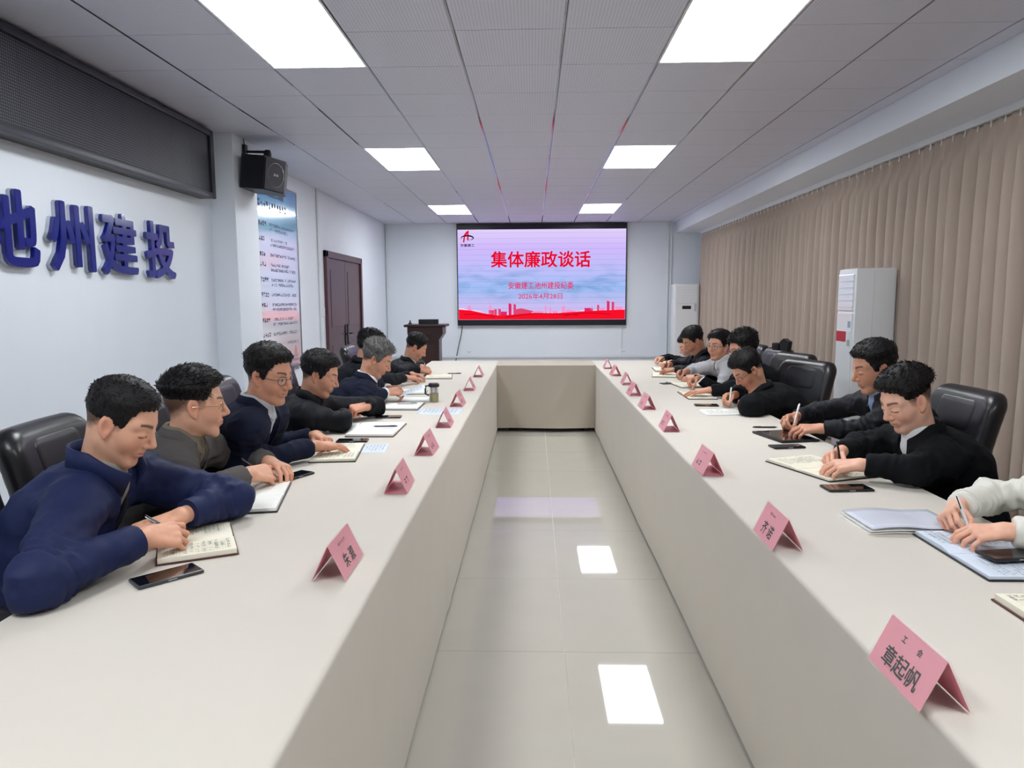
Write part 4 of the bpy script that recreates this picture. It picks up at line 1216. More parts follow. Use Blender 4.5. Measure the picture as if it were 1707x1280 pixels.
    def fh(P):
        d = head_sdf(P, fat)
        return smin(d, cap(P, (-.030, 0, -.045), tuple(nb * 1.12), .053, .062), .03)
    lo = np.minimum(np.array((-.135, -.105, -.135)), nb - .065); hi = np.maximum(np.array((.13, .105, .14)), nb + .065)
    v, q = sdf_mesh(fh, lo, hi, res)
    push(H + v @ Mh.T, q, tone_head(v, base, hair, .10, pitch < 15))
    for sd in 'rl':
        cs = caps[sd]; pts = np.array([c[0] for c in cs] + [c[1] for c in cs] + [Wr[sd], Wr[sd] + (Elb[sd] - Wr[sd]) * .3])
        f = lambda P, cs=cs, sd=sd: smax(hand_sdf(P, cs, Elb[sd], Wr[sd], None), ((P - (Wr[sd] + (Elb[sd] - Wr[sd]) * .32)) @ _n(Elb[sd] - Wr[sd])), .004)
        v, q = sdf_mesh(f, pts.min(0) - .05, pts.max(0) + .05, res * 1.0)
        on_t = ((np.abs(v[:, 0] + .81) < .43) | (np.abs(v[:, 0] - 1.09) < .42)) & (v[:, 2] < .7535)
        v[on_t, 2] = .7535
        c = np.tile(base, (len(v), 1)) * (1 + .08 * vnoise(v * 70, 5))[:, None]
        tip = np.min([np.linalg.norm(v - k[1], axis=1) for k in cs], axis=0)
        c = c * (1 - .16 * np.exp(-(tip / .009) ** 2)[:, None] * np.array((0, .8, .8)))
        c *= np.array((1.0, .95, .92))
        push(v, q, np.clip(c, 0, 1))
    def trunk(P):
        d = torso(P, .03)[0]
        d = smin(d, cap(P, N - Z * .03, N + (H - N) * .4, .055, .05), .02)
        for sd, sg in (('r', -1), ('l', 1)):
            d = smin(d, cap(P, Ssh[sd], Elb[sd], .042, .036), .03); d = smin(d, cap(P, Elb[sd], Wr[sd], .036, .024), .02)
            d = smin(d, cap(P, N - Z * .02, Ssh[sd], .045, .042), .03)
            hip = pel + lb * sg * .088 - Z * .012
            d = smin(d, cap(P, hip, kn[sd], .06, .046), .03); d = smin(d, cap(P, kn[sd], an[sd], .044, .034), .02)
        return d
    pts = np.array([pel, N] + list(Ssh.values()) + list(Elb.values()) + list(Wr.values()) + list(kn.values()) + list(an.values()))
    v, q = sdf_mesh(trunk, pts.min(0) - .14, pts.max(0) + .09, .021)
    push(v, q, np.tile(base, (len(v), 1)))
    link('body', np_mesh('body', np.concatenate(V) - loc, np.concatenate(Q), M_skin, np.concatenate(C)), None, root)
    build_hair('hair', hair, Mh, H, seed, root, hairm or M_hair, res)
    # collars
    nax = _n((H - N) * .7 + Z * .2)
    def put(b, nm, m, t):
        o = b.build(nm, m, root, False, world=True, recalc=False); o.data.polygons.foreach_set('use_smooth', [True] * len(o.data.polygons))
        md = o.modifiers.new('thick', 'SOLIDIFY'); md.thickness = t; md.offset = 0
        return o
    cm = collar_m or cloth
    if shirt is not None:
        put(collar_mesh(N + Z * .022, nax, fb, .066, .060, .040, 14, .003, fall=.034, front_drop=.035), 'shirt_collar', shirt, .003)
        for k in range(4):
            t = .80 - .16 * k; p = pel + u * Lt * t + wf * (np.interp(t, [0, .3, .6, .82], [.118, .112, .121, .105]) * big - .045 * math.sin(math.pi * t) + .002)
            MB().lathe([(0, 0), (.0055, 0), (.005, .003), (0, .0035)], 8, (0, 0, 0), face_matrix(tuple(la), tuple(u), tuple(p))).build('button', shirt, root, False, world=True)
    if tee is not None:
        put(collar_mesh(N + Z * .022, nax, fb, .065, .060, .016, 0, .003, front_drop=.02), 'tee_neckband', tee, .004)
    if collar == 'lapel': put(collar_mesh(N + Z * .012, nax, fb, .078, .069, .040, 40, .004, fall=.036, front_drop=.05), 'jacket_collar', cm, .006)
    elif collar == 'stand': put(collar_mesh(N + Z * .014, nax, fb, .080, .073, .055, 24, .004, front_drop=.045), 'jacket_collar', cm, .006)
    elif collar == 'wide': put(collar_mesh(N + Z * .004, nax, fb, .088, .090, .075, 22, .004, front_drop=.055, flare=.03, wide=1.15), 'jacket_collar', cm, .008)
    elif collar == 'fold': put(collar_mesh(N + Z * .014, nax, fb, .078, .071, .046, 20, .004, fall=.045, front_drop=.05), 'jacket_collar', cm, .005)
    elif collar == 'hood':
        put(collar_mesh(N + Z * .012, nax, fb, .082, .076, .055, 26, .004, fall=.03, front_drop=.05), 'jacket_collar', cm, .008)
        fhd = lambda P: smin(ell(P, N - fb * .085 - Z * .005, (.06, .10, .05)), ell(P, N - fb * .105 - Z * .05, (.045, .075, .07)), .03)
        v, q = sdf_mesh(fhd, N - np.array((.25, .2, .16)), N + np.array((.25, .2, .1)), .012)
        v = v + vnormals(v, q) * (vnoise(v * 26, seed) * .008)[:, None]
        link('hood', np_mesh('hood', v - loc, q, cm), None, root)
    # lapels lying along the opening
    if collar == 'lapel' and of:
        v0, t0 = of
        for sg in (-1, 1):
            rows = []
            for k in range(17):
                t = max(t0, .22) + (.97 - max(t0, .22)) * k / 16
                Wd = float(np.interp(t, [0, .3, .6, .82, .95, 1.08], [.172, .165, .186, .182, .135, .085])) * big; Dp = float(np.interp(t, [0, .3, .6, .82, .95, 1.08], [.128, .124, .132, .118, .095, .075])) * big
                vv = v0 * max(0, (t - t0) / (1 - t0)); wl = float(np.interp(k / 16, [0, .55, .70, .74, 1], [.004, .050, .062, .040, .042])); row = []
                for j in range(4):
                    a_ = vv - .004 + wl * j / 3
                    bb = Dp * math.sqrt(max(.02, 1 - (a_ / Wd) ** 2)) - .045 * math.sin(math.pi * t) + .010 + .003 * math.sin(j * 1.05)
                    row.append(Vector(pel + u * Lt * t + la * sg * a_ + wf * bb))
                rows.append(row)
            b_ = MB().add([p for r in rows for p in r], [(i * 4 + j, i * 4 + j + 1, (i + 1) * 4 + j + 1, (i + 1) * 4 + j) for i in range(16) for j in range(3)])
            put(b_, 'lapel', cm, .006)
    # front zip or buttons
    if zipm is not None:
        pts = []
        for k in range(9):
            t = .12 + .10 * k; dp = float(np.interp(t, [-.25, 0, .3, .6, .82, .95], [.125, .128, .124, .132, .118, .095])) * big
            pts.append(pel + u * Lt * t + wf * (dp - .045 * math.sin(math.pi * min(t, 1)) + .003))
        MB().tube(pts, .005, 6).build('zip', zipm, root, True, world=True)
    # cuffs and watch
    for sd in 'rl':
        E, Wp = Elb[sd], Wr[sd]; ax = _n(Wp - E)
        def ring(p, r, w, t, nm, m):
            M_ = face_matrix(tuple(_n(np.cross((0, 0, 1) if abs(ax[2]) < .9 else (1, 0, 0), ax))), tuple(_n(np.cross(ax, np.cross((0, 0, 1), ax)))), tuple(p))
            o = MB().lathe([(r, -w), (r + t, -w), (r + t * 1.1, 0), (r + t, w), (r, w)], 20, (0, 0, 0), M_).build(nm, m, root, True, world=True)
            return o
        if cuffs is not None: ring(Wp - ax * .022, .026, .016, .012, 'shirt_cuff', cuffs)
        if band: ring(Wp + (E - Wp) * .10 - ax * .020, .036, .020, .0085, 'sleeve_band', cloth)
        if gather:
            for k in range(3): ring(Wp - ax * (.038 + .012 * k), .026, .006, .017 + .004 * (k % 2), 'gathered_cuff', cloth)
        if watch == sd:
            ring(Wp - ax * .004, .0255, .010, .005, 'watch_strap', M_black)
            nn = frm[sd][1]; M_ = face_matrix(tuple(_n(np.cross(nn, ax))), tuple(ax), tuple(Wp - ax * .004 + nn * .030)); 
            MB().lathe([(0, -.004), (.017, -.004), (.018, .003), (.015, .006), (0, .006)], 16, (0, 0, 0), M_).build('watch_face', M_glassscreen, root, True, world=True)
    # spectacles
    if glasses is not None:
        gm, r_, thick = glasses
        T = lambda p: tuple(H + Mh @ np.array(p))
        ex = 1.0 if r_ > .0235 else .68
        sq = lambda c: math.copysign(abs(c) ** ex, c)
        b = MB()
        for s in (-1, 1):
            ring = [T((.093 - .010 * abs(math.cos(a)) * (1 if s * math.cos(a) > 0 else 0), s * .033 + r_ * sq(math.cos(a)), -.001 + r_ * .82 * sq(math.sin(a)))) for a in np.linspace(0, 2 * math.pi, 25)]
            b.tube(ring, thick, 6, cap=False)
            b.tube([T((.085, s * (.033 + r_), .004)), T((.078, s * .073, .004)), T((.02, s * .079, .003)), T((-.012, s * .0785, .0)), T((-.028, s * .077, -.014))], thick * 1.1, 6)
        b.tube([T((.096, -.0115, .002)), T((.101, 0, .006)), T((.096, .0115, .002))], thick, 6)
        g = b.build('glasses', gm, root, True, world=True)
        for s in (-1, 1):
            lb_ = MB().add([T((.0925 - .010 * abs(math.cos(a)) * (1 if s * math.cos(a) > 0 else 0), s * .033 + r_ * sq(math.cos(a)), -.001 + r_ * .82 * sq(math.sin(a)))) for a in np.linspace(0, 2 * math.pi, 24, endpoint=False)], [tuple(range(24))])
            me = lb_.mesh('lens', tuple(root.location)); o = link('lens', me, M_lens, g)
            md = o.modifiers.new('thick', 'SOLIDIFY'); md.thickness = .001
    return dict(root=root, pin=pin, frm=frm, H=H, Mh=Mh, wr=Wr, el=Elb)

def pen_in(P, hand, label, m, up=(0, 0, 1), lean=None, length=.14, mt=None):
    """a pen gripped at the pinch point of a hand; its tip touches the page"""
    p = P['pin'][hand]; d, n, s = P['frm'][hand]
    tip = p + d * .012 - n * .02; tip[2] = max(.764, min(tip[2], .775)) if lean is None else tip[2]
    ax = _n((p + n * .016 - d * .008 + s * .006) - tip) if lean is None else _n(lean)
    if lean is not None: tip = p - ax * .03
    e = empty('pen', tuple(tip), 0, label, 'pen', 'pens held over notebooks')
    e.rotation_euler = Vector(ax).to_track_quat('Z', 'Y').to_euler()
    MB().lathe([(.0045, .018), (.0048, .02), (.0048, length - .03), (.0045, length - .004), (.003, length)], 10).build('barrel', m, e, True)
    MB().lathe([(.0006, 0), (.0016, .006), (.0044, .018)], 10).build('tip', mt or M_silver, e, True)
    MB().box(.0045, .0062, -.0015, .0015, length - .045, length - .006).build('clip', mt or M_silver, e)
    return e
# ------------------------------------------------------------------ chairs (local: the sitter faces +x, seat centre at the origin)
def slab_fn(y0, z0, z1, th, x_at, rnd, rc=None):
    rc = rc or rnd
    def f(P):
        zc, hz = (z0 + z1) / 2, (z1 - z0) / 2
        xo = x_at(P[:, 2], P[:, 1])
        ay, az = np.abs(P[:, 1]) - (y0 - rc), np.abs(P[:, 2] - zc) - (hz - rc)
        d2 = np.hypot(np.maximum(ay, 0), np.maximum(az, 0)) + np.minimum(np.maximum(ay, az), 0) - rc
        q = np.stack([np.abs(P[:, 0] - xo) - (th / 2 - rnd), d2 + rnd], 1)
        return np.linalg.norm(np.maximum(q, 0), axis=1) + np.minimum(q.max(1), 0) - rnd
    return f
def back_x(z, y):
    t = np.clip((z - .48) / .58, 0, 1.1)
    return -.245 - .085 * t - .05 * t * t + .25 * y * y
def make_chair():
    e = empty('office_chair', (0, 0, 0), 0, 'chair', 'chair', 'black leather office chairs')
    taper = lambda P: np.stack([P[:, 0], P[:, 1] / (1 - .10 * np.clip((.75 - P[:, 2]) / .3, 0, 1)), P[:, 2]], 1)
    f0 = slab_fn(.262, .50, 1.04, .10, back_x, .045, .085)
    v, q = sdf_mesh(lambda P: f0(taper(P)), (-.52, -.32, .44), (-.10, .32, 1.13), .014)
    link('backrest', np_mesh('backrest', v, q, M_leather), None, e)
    fx = lambda dx: (lambda z, y: back_x(z, y) + dx)
    v, q = sdf_mesh(slab_fn(.165, .83, 1.01, .07, fx(.019), .032, .05), (-.5, -.22, .82), (-.1, .22, 1.09), .012)
    link('headrest_cushion', np_mesh('headrest_cushion', v, q, M_leather), None, e)
    for k in range(3):
        yc = (k - 1) * .118
        g = slab_fn(.056, .55, .825, .07, fx(.018), .030)
        v, q = sdf_mesh(lambda P: g(P - np.array((0, yc, 0))), (-.45, yc - .09, .52), (-.1, yc + .09, .88), .013)
        link('lumbar_cushion', np_mesh('lumbar_cushion', v, q, M_leather), None, e)
    g = lambda P: smin(slab_fn(.25, .385, .465, .50, lambda z, y: 0 * z, .04)(P), slab_fn(.2, .40, .468, .4, lambda z, y: 0 * z, .03)(P), .02)
    v, q = sdf_mesh(g, (-.3, -.3, .36), (.3, .3, .5), .015)
    link('seat', np_mesh('seat', v, q, M_leather), None, e)
    for s in (-1, 1):
        pts = [(-.24, s * .27, .42), (-.10, s * .30, .42), (.12, s * .305, .44), (.2, s * .305, .52), (.2, s * .305, .61), (.14, s * .305, .655), (-.1, s * .305, .66), (-.24, s * .295, .64), (-.30, s * .27, .60)]
        a = MB().tube(pts, .017, 8).build('armrest_frame', M_chairshell, e, True)
        MB().box(-.16, .17, s * .305 - .03, s * .305 + .03, .655, .69, bev=.012).build('armrest_pad', M_leather, a, True)
    MB().lathe([(.03, .10), (.03, .26), (.022, .26), (.022, .36), (.1, .37), (.1, .385)], 14).build('gas_column', M_chrome, e, True)
    for k in range(5):
        a = 2 * math.pi * k / 5 + .3
        c, s = math.cos(a), math.sin(a)
        lg = MB().tube([(c * .03, s * .03, .115), (c * .18, s * .18, .10), (c * .30, s * .30, .075)], [.024, .02, .015], 8).build('base_leg', M_chairshell, e, True)
        M_ = face_matrix((c, s, 0), (0, 0, 1), (c * .30, s * .30, .03))
        MB().lathe([(.0, -.022), (.028, -.022), (.03, -.004), (.03, .004), (.028, .022), (0, .022)], 14, (0, 0, 0), M_).build('caster', M_black, lg, True)
    return e
CHAIR = None
def chair(x, y, rz, label, skip=False):
    global CHAIR
    if CHAIR is None:
        CHAIR = make_chair(); c = CHAIR
    else:
        c = copy_tree(CHAIR)
    c.location = (x, y, 0); c.rotation_euler = (0, 0, R_(rz)); c['label'] = label
    return c
# ------------------------------------------------------------------ things on the tables
def notebook(x, y, up, w, h, label, cover, page=M_cream, lines=True, seed=1, t=.012, hand=True, z=TZ + .001, group='open notebooks on the tables'):
    """open notebook: two page blocks each w wide, h high; 'up' is the direction the page top points (deg)"""
    e = empty('notebook', (x, y, z), R_(up - 90), label, 'notebook', group)
    MB().box(-w - .006, w + .006, -h / 2 - .005, h / 2 + .005, 0, .004, bev=.0015).build('cover', cover, e)
    rng = random.Random(seed)
    for s in (-1, 1):
        tt = t * (1 if s > 0 else .7)
        def fn(u, v):
            xx = u * w; zz = .004 + tt * min(1, .25 + 2.2 * u) * (1 - .12 * u) + .0
            return (s * xx, (v - .5) * h, zz)
        b = MB(); nu = 10
        top = [(s * w * k / nu, .004 + tt * min(1.0, .35 + 3.2 * k / nu) * (1 - .10 * k / nu)) for k in range(nu + 1)]
        poly = top + [(s * w, .004), (0, .004)]
        vs = [(px, -h / 2, pz) for px, pz in poly] + [(px, h / 2, pz) for px, pz in poly]; n = len(poly)
        b.add(vs, [tuple(range(n)), tuple(range(2 * n - 1, n - 1, -1))] + [(i, n + i, n + (i + 1) % n, (i + 1) % n) for i in range(n)])
        pg = b.build('pages', page, e)
        if lines:
            lb = MB(); k = 0; yy = h / 2 - .02
            while yy > -h / 2 + .015:
                lb.add([(s * w * .35 if s > 0 else -w * .96, yy, 0), (s * w * .96 if s > 0 else -w * .35, yy, 0), (s * w * .96 if s > 0 else -w * .35, yy - .0007, 0), (s * w * .35 if s > 0 else -w * .96, yy - .0007, 0)], [(0, 1, 2, 3)])
                yy -= .008
            o = lb.build('ruled_lines', mat('ruled_line', srgb(196, 190, 172), .8), pg, recalc=False); o.location = (0, 0, .004 + tt + .0004); o['kind'] = 'stuff'
            if hand:
                me = marks(rng, w * .66, h * (.8 if s > 0 else .6), max(4, int(h / .019)), .0105, .75, .036); me.materials.append(M_inkblue)
                o = link('handwriting', me, None, pg); o.location = (s * w * .63, .01, .004 + tt + .0006)
    return e
def sheet(x, y, up, w, h, label, m=M_paper, name='paper_sheet', z=TZ + .0008, n=1, seed=1, rows=8, cat='paper', tilt=None):
    e = empty(name, (x, y, z), R_(up - 90), label, cat, 'loose papers on the tables')
    if tilt: e.rotation_euler = (R_(tilt[0]), R_(tilt[1]), R_(up - 90))
    for k in range(n):
        b = MB().grid(lambda u, v: ((u - .5) * w + .004 * k, (v - .5) * h - .003 * k, .0012 * k + .0006 + .0012 * math.sin(3 * u + 2 * v + k)), 8, 8)
        o = b.build('sheet', m, e, True); md = o.modifiers.new('thick', 'SOLIDIFY'); md.thickness = .0006
    if rows:
        me = marks(random.Random(seed), w * .8, h * .8, rows, .009, .85); me.materials.append(M_inkblue); o = link('printed_lines', me, None, e); o.location = (0, 0, .0012 * n + .002)
    return e
def phone(x, y, ang, label, z=TZ + .0005, l=.158, w=.076, body=M_phone, flip=False):
    e = empty('phone', (x, y, z), R_(ang), label, 'phone', 'phones lying on the tables')
    MB().box(-l / 2, l / 2, -w / 2, w / 2, 0, .0095, bev=.0042).build('case', body, e, True)
    if not flip:
        MB().box(-l / 2 + .004, l / 2 - .004, -w / 2 + .004, w / 2 - .004, .0085, .0100, bev=.0004).build('screen', M_glassscreen, e)
        MB().lathe([(0, 0), (.0022, 0), (.0022, .0004), (0, .0004)], 10, (l / 2 - .010, 0, .0100)).build('front_camera', M_silver, e)
    else:
        c = MB().box(l / 2 - .045, l / 2 - .008, -w / 2 + .006, w / 2 - .034, .0095, .0125, bev=.001).build('camera_bump', M_glassscreen, e)
        for dx, dy in ((-.034, -.024), (-.018, -.012)):
            MB().lathe([(0, 0), (.006, 0), (.006, .002), (0, .002)], 12, (l / 2 + dx + .0, dy, .0125)).build('lens_ring', M_silver, c)
    MB().box(-.01, .012, -w / 2 - .0008, -w / 2 + .001, .004, .0068).build('side_button', M_silver, e)
    return e
def loose_pen(x, y, ang, label, m=M_pen, z=TZ + .005, l=.14):
    e = empty('pen', (x, y, z), 0, label, 'pen', 'pens lying on the tables')
    e.rotation_euler = (0, R_(90), R_(ang))
    MB().lathe([(.0042, .014), (.0045, .02), (.0045, l - .02), (.003, l)], 10).build('barrel', m, e, True)
    MB().lathe([(.0006, 0), (.0042, .014)], 10).build('tip', M_silver, e, True)
    MB().box(-.0062, -.0045, -.0014, .0014, l - .045, l - .006).build('clip', M_silver, e)
    return e

# ------------------------------------------------------------------ folded name cards
def name_card(x, y, L, side, label, texts, floor_panel=True, seed=0, rz=0):
    """x, y: centre of the base; ridge along y; side=-1: the aisle lies towards +x (left table)"""
    e = empty('name_card', (x, y, TZ), R_(rz), label, 'name card', 'pink folded name cards')
    hw, ht = .046, .098
    for s in (-1, 1):
        # clear outer leaf and pink card inside it
        def leaf(off, t, y0, y1, z0, z1):
            nx, nz = ht / math.hypot(hw, ht) * s, hw / math.hypot(hw, ht)
            pts = []
            for tz in (z0, z1):
                k = tz / ht
                pts.append((s * hw * (1 - k) + nx * off, tz + nz * off)); pts.append((s * hw * (1 - k) + nx * (off + t), tz + nz * (off + t)))
            a, b_, c, d = pts[0], pts[1], pts[3], pts[2]
            vs = [(p[0], yy, p[1]) for yy in (y0, y1) for p in (a, b_, c, d)]
            return MB().add(vs, [(0, 1, 2, 3), (7, 6, 5, 4), (0, 4, 5, 1), (1, 5, 6, 2), (2, 6, 7, 3), (3, 7, 4, 0)])
        leaf(.0010, .0014, -L / 2, L / 2, .0008, ht).build('acrylic_leaf', M_acryl, e)
        card = leaf(-.0012, .0010, -L / 2 + .004, L / 2 - .004, .004, ht - .003).build('pink_leaf', M_pink, e)
        nx, nz = ht / math.hypot(hw, ht) * s, hw / math.hypot(hw, ht)
        up = Vector((-s * hw, 0, ht)).normalized(); right = Vector((0, s, 0))
        def put(me, k, dy=0):
            me.materials.append(M_ink) if not me.materials else None
            o = link('lettering', me, None, card)
            p = Vector((s * hw * (1 - k), dy * s, ht * k)) + Vector((nx, 0, nz)) * .00035
            o.matrix_local = face_matrix(right, up, p)
        if texts[0] is None:
            put(marks(random.Random(seed), .07, .013, 1, .013, 1), .78)
        else:
            put(text_mesh(texts[0], .0155, 0, .0003), .78)
        if texts[1] is None:
            put(marks(random.Random(seed + 9), .115, .038, 1, .040, 1), .34)
        else:
            put(text_mesh(texts[1], .042, 0, .0006), .36)
    if floor_panel:
        MB().box(-hw + .003, hw - .003, -L / 2 + .003, L / 2 - .003, .0008, .0018).build('base_leaf', M_pink, e)
    MB().tube([(0, -L / 2, ht + .0015), (0, L / 2, ht + .0015)], .0022, 6).build('ridge', M_acryl, e, True)
    return e
LC = [(-.527, 1.865, None, '朱 溆', 'largest pink name card on left table, nearest the camera'), (-.518, 2.715, None, None, 'second pink name card from the camera on left table'), (-.51, 3.385, None, None, 'third pink name card from the camera on left table'), (-.513, 4.11, None, None, 'fourth pink name card on left table, beside pale blue paper'), (-.52, 4.915, None, None, 'pink name card on left table just beyond pale blue paper'), (-.515, 5.785, None, None, 'second farthest pink name card on left table'), (-.52, 6.815, None, None, 'farthest, smallest pink name card on left table')]
for k, (x, y, a, b_, lab) in enumerate(LC):
    name_card(x, y, .205, -1, lab, (a, b_), k > 0, 20 + k, [0, 1.5, -1, 1, -2, 1, 0][k])
RC = [(.715, 1.295, '工         会', '章起帆', 'largest pink name card with three big characters, nearest on right'), (.728, 2.105, None, '齐 诺', 'pink name card with two big characters on right table'), (.735, 3.0, None, None, 'third pink name card from the camera on right table'), (.757, 3.985, None, None, 'fourth pink name card on right table, with lilac glare'), (.757, 4.775, None, None, 'fifth pink name card from the camera on right table'), (.765, 5.455, None, None, 'sixth pink name card on right table, tinted magenta'), (.80, 6.16, None, None, 'third farthest pink name card on right table'), (.785, 6.885, None, None, 'second farthest pink name card on right table'), (.785, 7.6, None, None, 'farthest pink name card on right table, by the corner')]
for k, (x, y, a, b_, lab) in enumerate(RC):
    name_card(x, y, .20, 1, lab, (a, b_), k > 1, 50 + k, [0, -1, 1, -1.5, 2, 1.5, -1, 2, -1][k])

notebook(-1.005, 2.05, 27, .145, .205, 'open handwritten notebook under the hands of the navy jacket man', M_cover, seed=2, t=.015)
notebook(-1.045, 2.545, 12, .195, .25, 'large ruled notebook under the grey suit sleeve', M_cover2, page=M_paper, hand=False, seed=3)
notebook(-.925, 3.33, 7, .19, .20, 'black-covered notebook under the flat hand of spectacled man', M_cover2, seed=4)
notebook(-.87, 3.94, 0, .20, .25, 'blank open notebook with a pen, before the folded arms', M_cover, page=M_paper, hand=False, lines=False, seed=5)
notebook(-.89, 4.83, 0, .15, .25, 'open notebook with two pens below the grey-haired man\'s papers', M_cover2, page=M_paper, hand=False, lines=False, seed=6)
notebook(-.94, 5.60, 5, .13, .20, 'grey-edged notebook beyond the tea glass', mat('grey_cover', srgb(110, 112, 112), .5), page=M_paper, hand=False, lines=False, seed=7)
notebook(-.89, 6.75, 6, .19, .24, 'farthest open notebook on left table, under the pen hand', M_cover2, page=M_cream, seed=8)
notebook(1.285, 1.985, 180, .18, .24, 'black-covered notebook under the pale sleeved hands', M_cover2, page=M_bluepaper, seed=9)
notebook(1.225, 1.50, 180, .18, .25, 'brown-covered cream notebook cut by the right picture edge', M_cover, seed=10, t=.016)
notebook(1.215, 3.03, 200, .19, .24, 'open notebook with thin black cover under the black shirt man\'s hands', M_cover2, seed=11)
notebook(1.225, 5.385, 180, .20, .20, 'open notebook under the flat hand beside the phone and papers', M_cover2, seed=12)
notebook(1.285, 6.08, 186, .20, .20, 'small open notebook below the hand of the wristwatch sleeve', M_cover2, seed=13)
notebook(1.245, 6.83, 170, .17, .22, 'open notebook under the hand with a black watch', M_cover2, seed=14)
notebook(1.365, 7.40, 176, .19, .25, 'farthest open notebook on right table by the curtain end', M_cover2, seed=15)

phone(-.962, 1.792, 47, 'black phone in grey case nearest the camera, left table', l=.165, w=.078)
phone(-.985, 2.875, 62, 'black phone beside grey suit man\'s pen hand', body=M_black)
phone(-.93, 3.625, 4, 'black phone lying beyond the spectacled man\'s notebook', body=M_black)
phone(-.895, 4.38, 3, 'black phone between folded arms man and the grey-haired man', body=M_black, z=TZ + .0005)
phone(1.19, 2.705, 4, 'wide black phone before the black shirt man\'s elbow', l=.172, w=.085, body=M_black)
phone(1.235, 3.485, 8, 'black phone lying face down with camera bump beside tablet', body=M_black, flip=True)
phone(1.30, 1.93, 8, 'navy-black phone lying on the notebook under pale sleeves', body=M_black, z=TZ + .020)
phone(1.175, 4.875, -4, 'olive black phone beside the bent-over man\'s papers', body=mat('olive_phone', srgb(34, 38, 30), .4))
phone(1.155, 6.165, 20, 'small grey phone near the grey jacket man\'s notebook', l=.13, w=.066)

sheet(-.775, 3.445, 5, .20, .12, 'small printed white slip beside spectacled man\'s notebook', M_bluepaper, rows=6, seed=3)
sheet(-1.0, 4.10, 10, .2, .24, 'white papers tucked beside the blank notebook', M_paper, rows=5, seed=4, z=TZ + .0006)
sheet(-.605, 4.62, 0, .22, .28, 'pale blue printed sheet near left aisle edge', M_bluepaper, rows=9, seed=5)
sheet(-.86, 5.20, 0, .2, .22, 'white sheets lying beside the tea glass', M_paper, rows=0, n=2, seed=6)
sheet(1.20, 2.93, 195, .2, .14, 'white sheet peeping out under black shirt man\'s notebook', M_bluepaper, rows=0, z=TZ + .0002)
sheet(1.20, 4.57, 184, .21, .25, 'stack of white papers before the bent-over man', M_paper, rows=10, n=4, seed=7)
# brochures
e = empty('brochure_stack', (1.165, 2.275, TZ), R_(2), 'pale blue and white brochures stacked before the pale sleeves', 'brochures')
for k in range(3):
    b = MB()
    zz = .002 + .009 * k
    b.grid(lambda u, v: ((u - .5) * .285 + .004 * k, (v - .5) * .20 - .004 * k, zz + .006 * math.sin(math.pi * min(1, u * 1.6)) * (1.2 if k == 2 else .6) + .001), 14, 6)
    o = b.build('brochure', M_paper if k < 2 else mat('brochure_cover', srgb(214, 218, 232), .25, noise=(9, .14)), e, True); md = o.modifiers.new('thick', 'SOLIDIFY'); md.thickness = .003; md.offset = -1
# tablet and lying pens
e = empty('tablet', (1.315, 3.745, TZ + .001), R_(193 - 90), 'black tablet in a folio under the stylus', 'tablet')
MB().box(-.145, .145, -.105, .105, 0, .012, bev=.004).build('folio', M_black, e, True); MB().box(-.128, .128, -.09, .09, .0118, .0128).build('screen', M_glassscreen, e)
loose_pen(1.37, 4.02, 180, 'black pen lying beyond the tablet', z=TZ + .0055)
loose_pen(-.90, 3.95, 4, 'black pen lying across the blank notebook', z=TZ + .0215)
loose_pen(-.93, 4.83, 12, 'silver pen on the grey-haired man\'s notebook', m=M_silver, z=TZ + .0215)
loose_pen(-.83, 6.86, 5, 'black pen lying across the farthest left notebook', z=TZ + .0215)
# tea glass
e = empty('tea_glass', (-.705, 5.06, TZ), 0, 'lidded glass tea mug with green leaves and black handle', 'tea mug')
MB().lathe([(.0, .0005), (.034, .0005), (.036, .004), (.036, .112), (.033, .112), (.033, .008), (.0, .008)], 28).build('glass', M_glass, e, True)
MB().lathe([(.0, .0085), (.0318, .0085), (.0318, .066), (.0, .068)], 24).build('tea', M_tea, e, True)
MB().lathe([(.0, .07), (.024, .07), (.026, .108), (.0, .11)], 20).build('strainer', M_silver, e, True)
MB().lathe([(.0, .111), (.038, .111), (.039, .130), (.030, .138), (.0, .138)], 24).build('lid', M_black, e, True)
MB().tube([(-.030, 0, .118), (-.060, 0, .115), (-.062, 0, .06), (-.035, 0, .05)], .007, 8).build('handle', M_black, e, True)
# ------------------------------------------------------------------ people
fabric('dark_trousers', srgb(28, 28, 34))
F_navy = fabric('navy_windbreaker', srgb(29, 38, 76), 900, .6)
F_greysuit = fabric('grey_wool_suit', srgb(88, 84, 84), 350)
F_navysuit = fabric('dark_navy_suit', srgb(19, 25, 46), 400)
F_black = fabric('black_jacket', srgb(17, 18, 25), 800, .65)
F_blue2 = fabric('dark_blue_jacket', srgb(20, 25, 44), 400)
F_char = fabric('charcoal_jacket', srgb(30, 31, 37), 400)
F_blacks = fabric('black_overshirt', srgb(12, 14, 19), 400)
F_blackj = fabric('black_zip_jacket', srgb(20, 21, 28), 900, .6)
F_pale = fabric('pale_windbreaker', srgb(226, 225, 216), 900, .6)
F_grey = fabric('light_grey_jacket', srgb(178, 178, 182), 400)
F_shirtg = fabric('pale_grey_shirt', srgb(186, 190, 198), 700)
F_shirto = fabric('olive_grey_shirt', srgb(122, 114, 98), 700)
F_white = fabric('white_shirt', srgb(232, 234, 236), 700)
F_bluesh = fabric('pale_blue_shirt', srgb(140, 158, 190), 700)
F_dark = fabric('dark_tee', srgb(20, 21, 26), 700)
F_stone = fabric('stone_tee', srgb(150, 146, 136), 700)
G1 = (M_gold, .021, .0011); G2 = (mat('dark_glasses_frame', srgb(40, 34, 34), .3), .022, .0013); G3 = (mat('round_brown_frame', srgb(70, 48, 42), .3), .024, .0018)

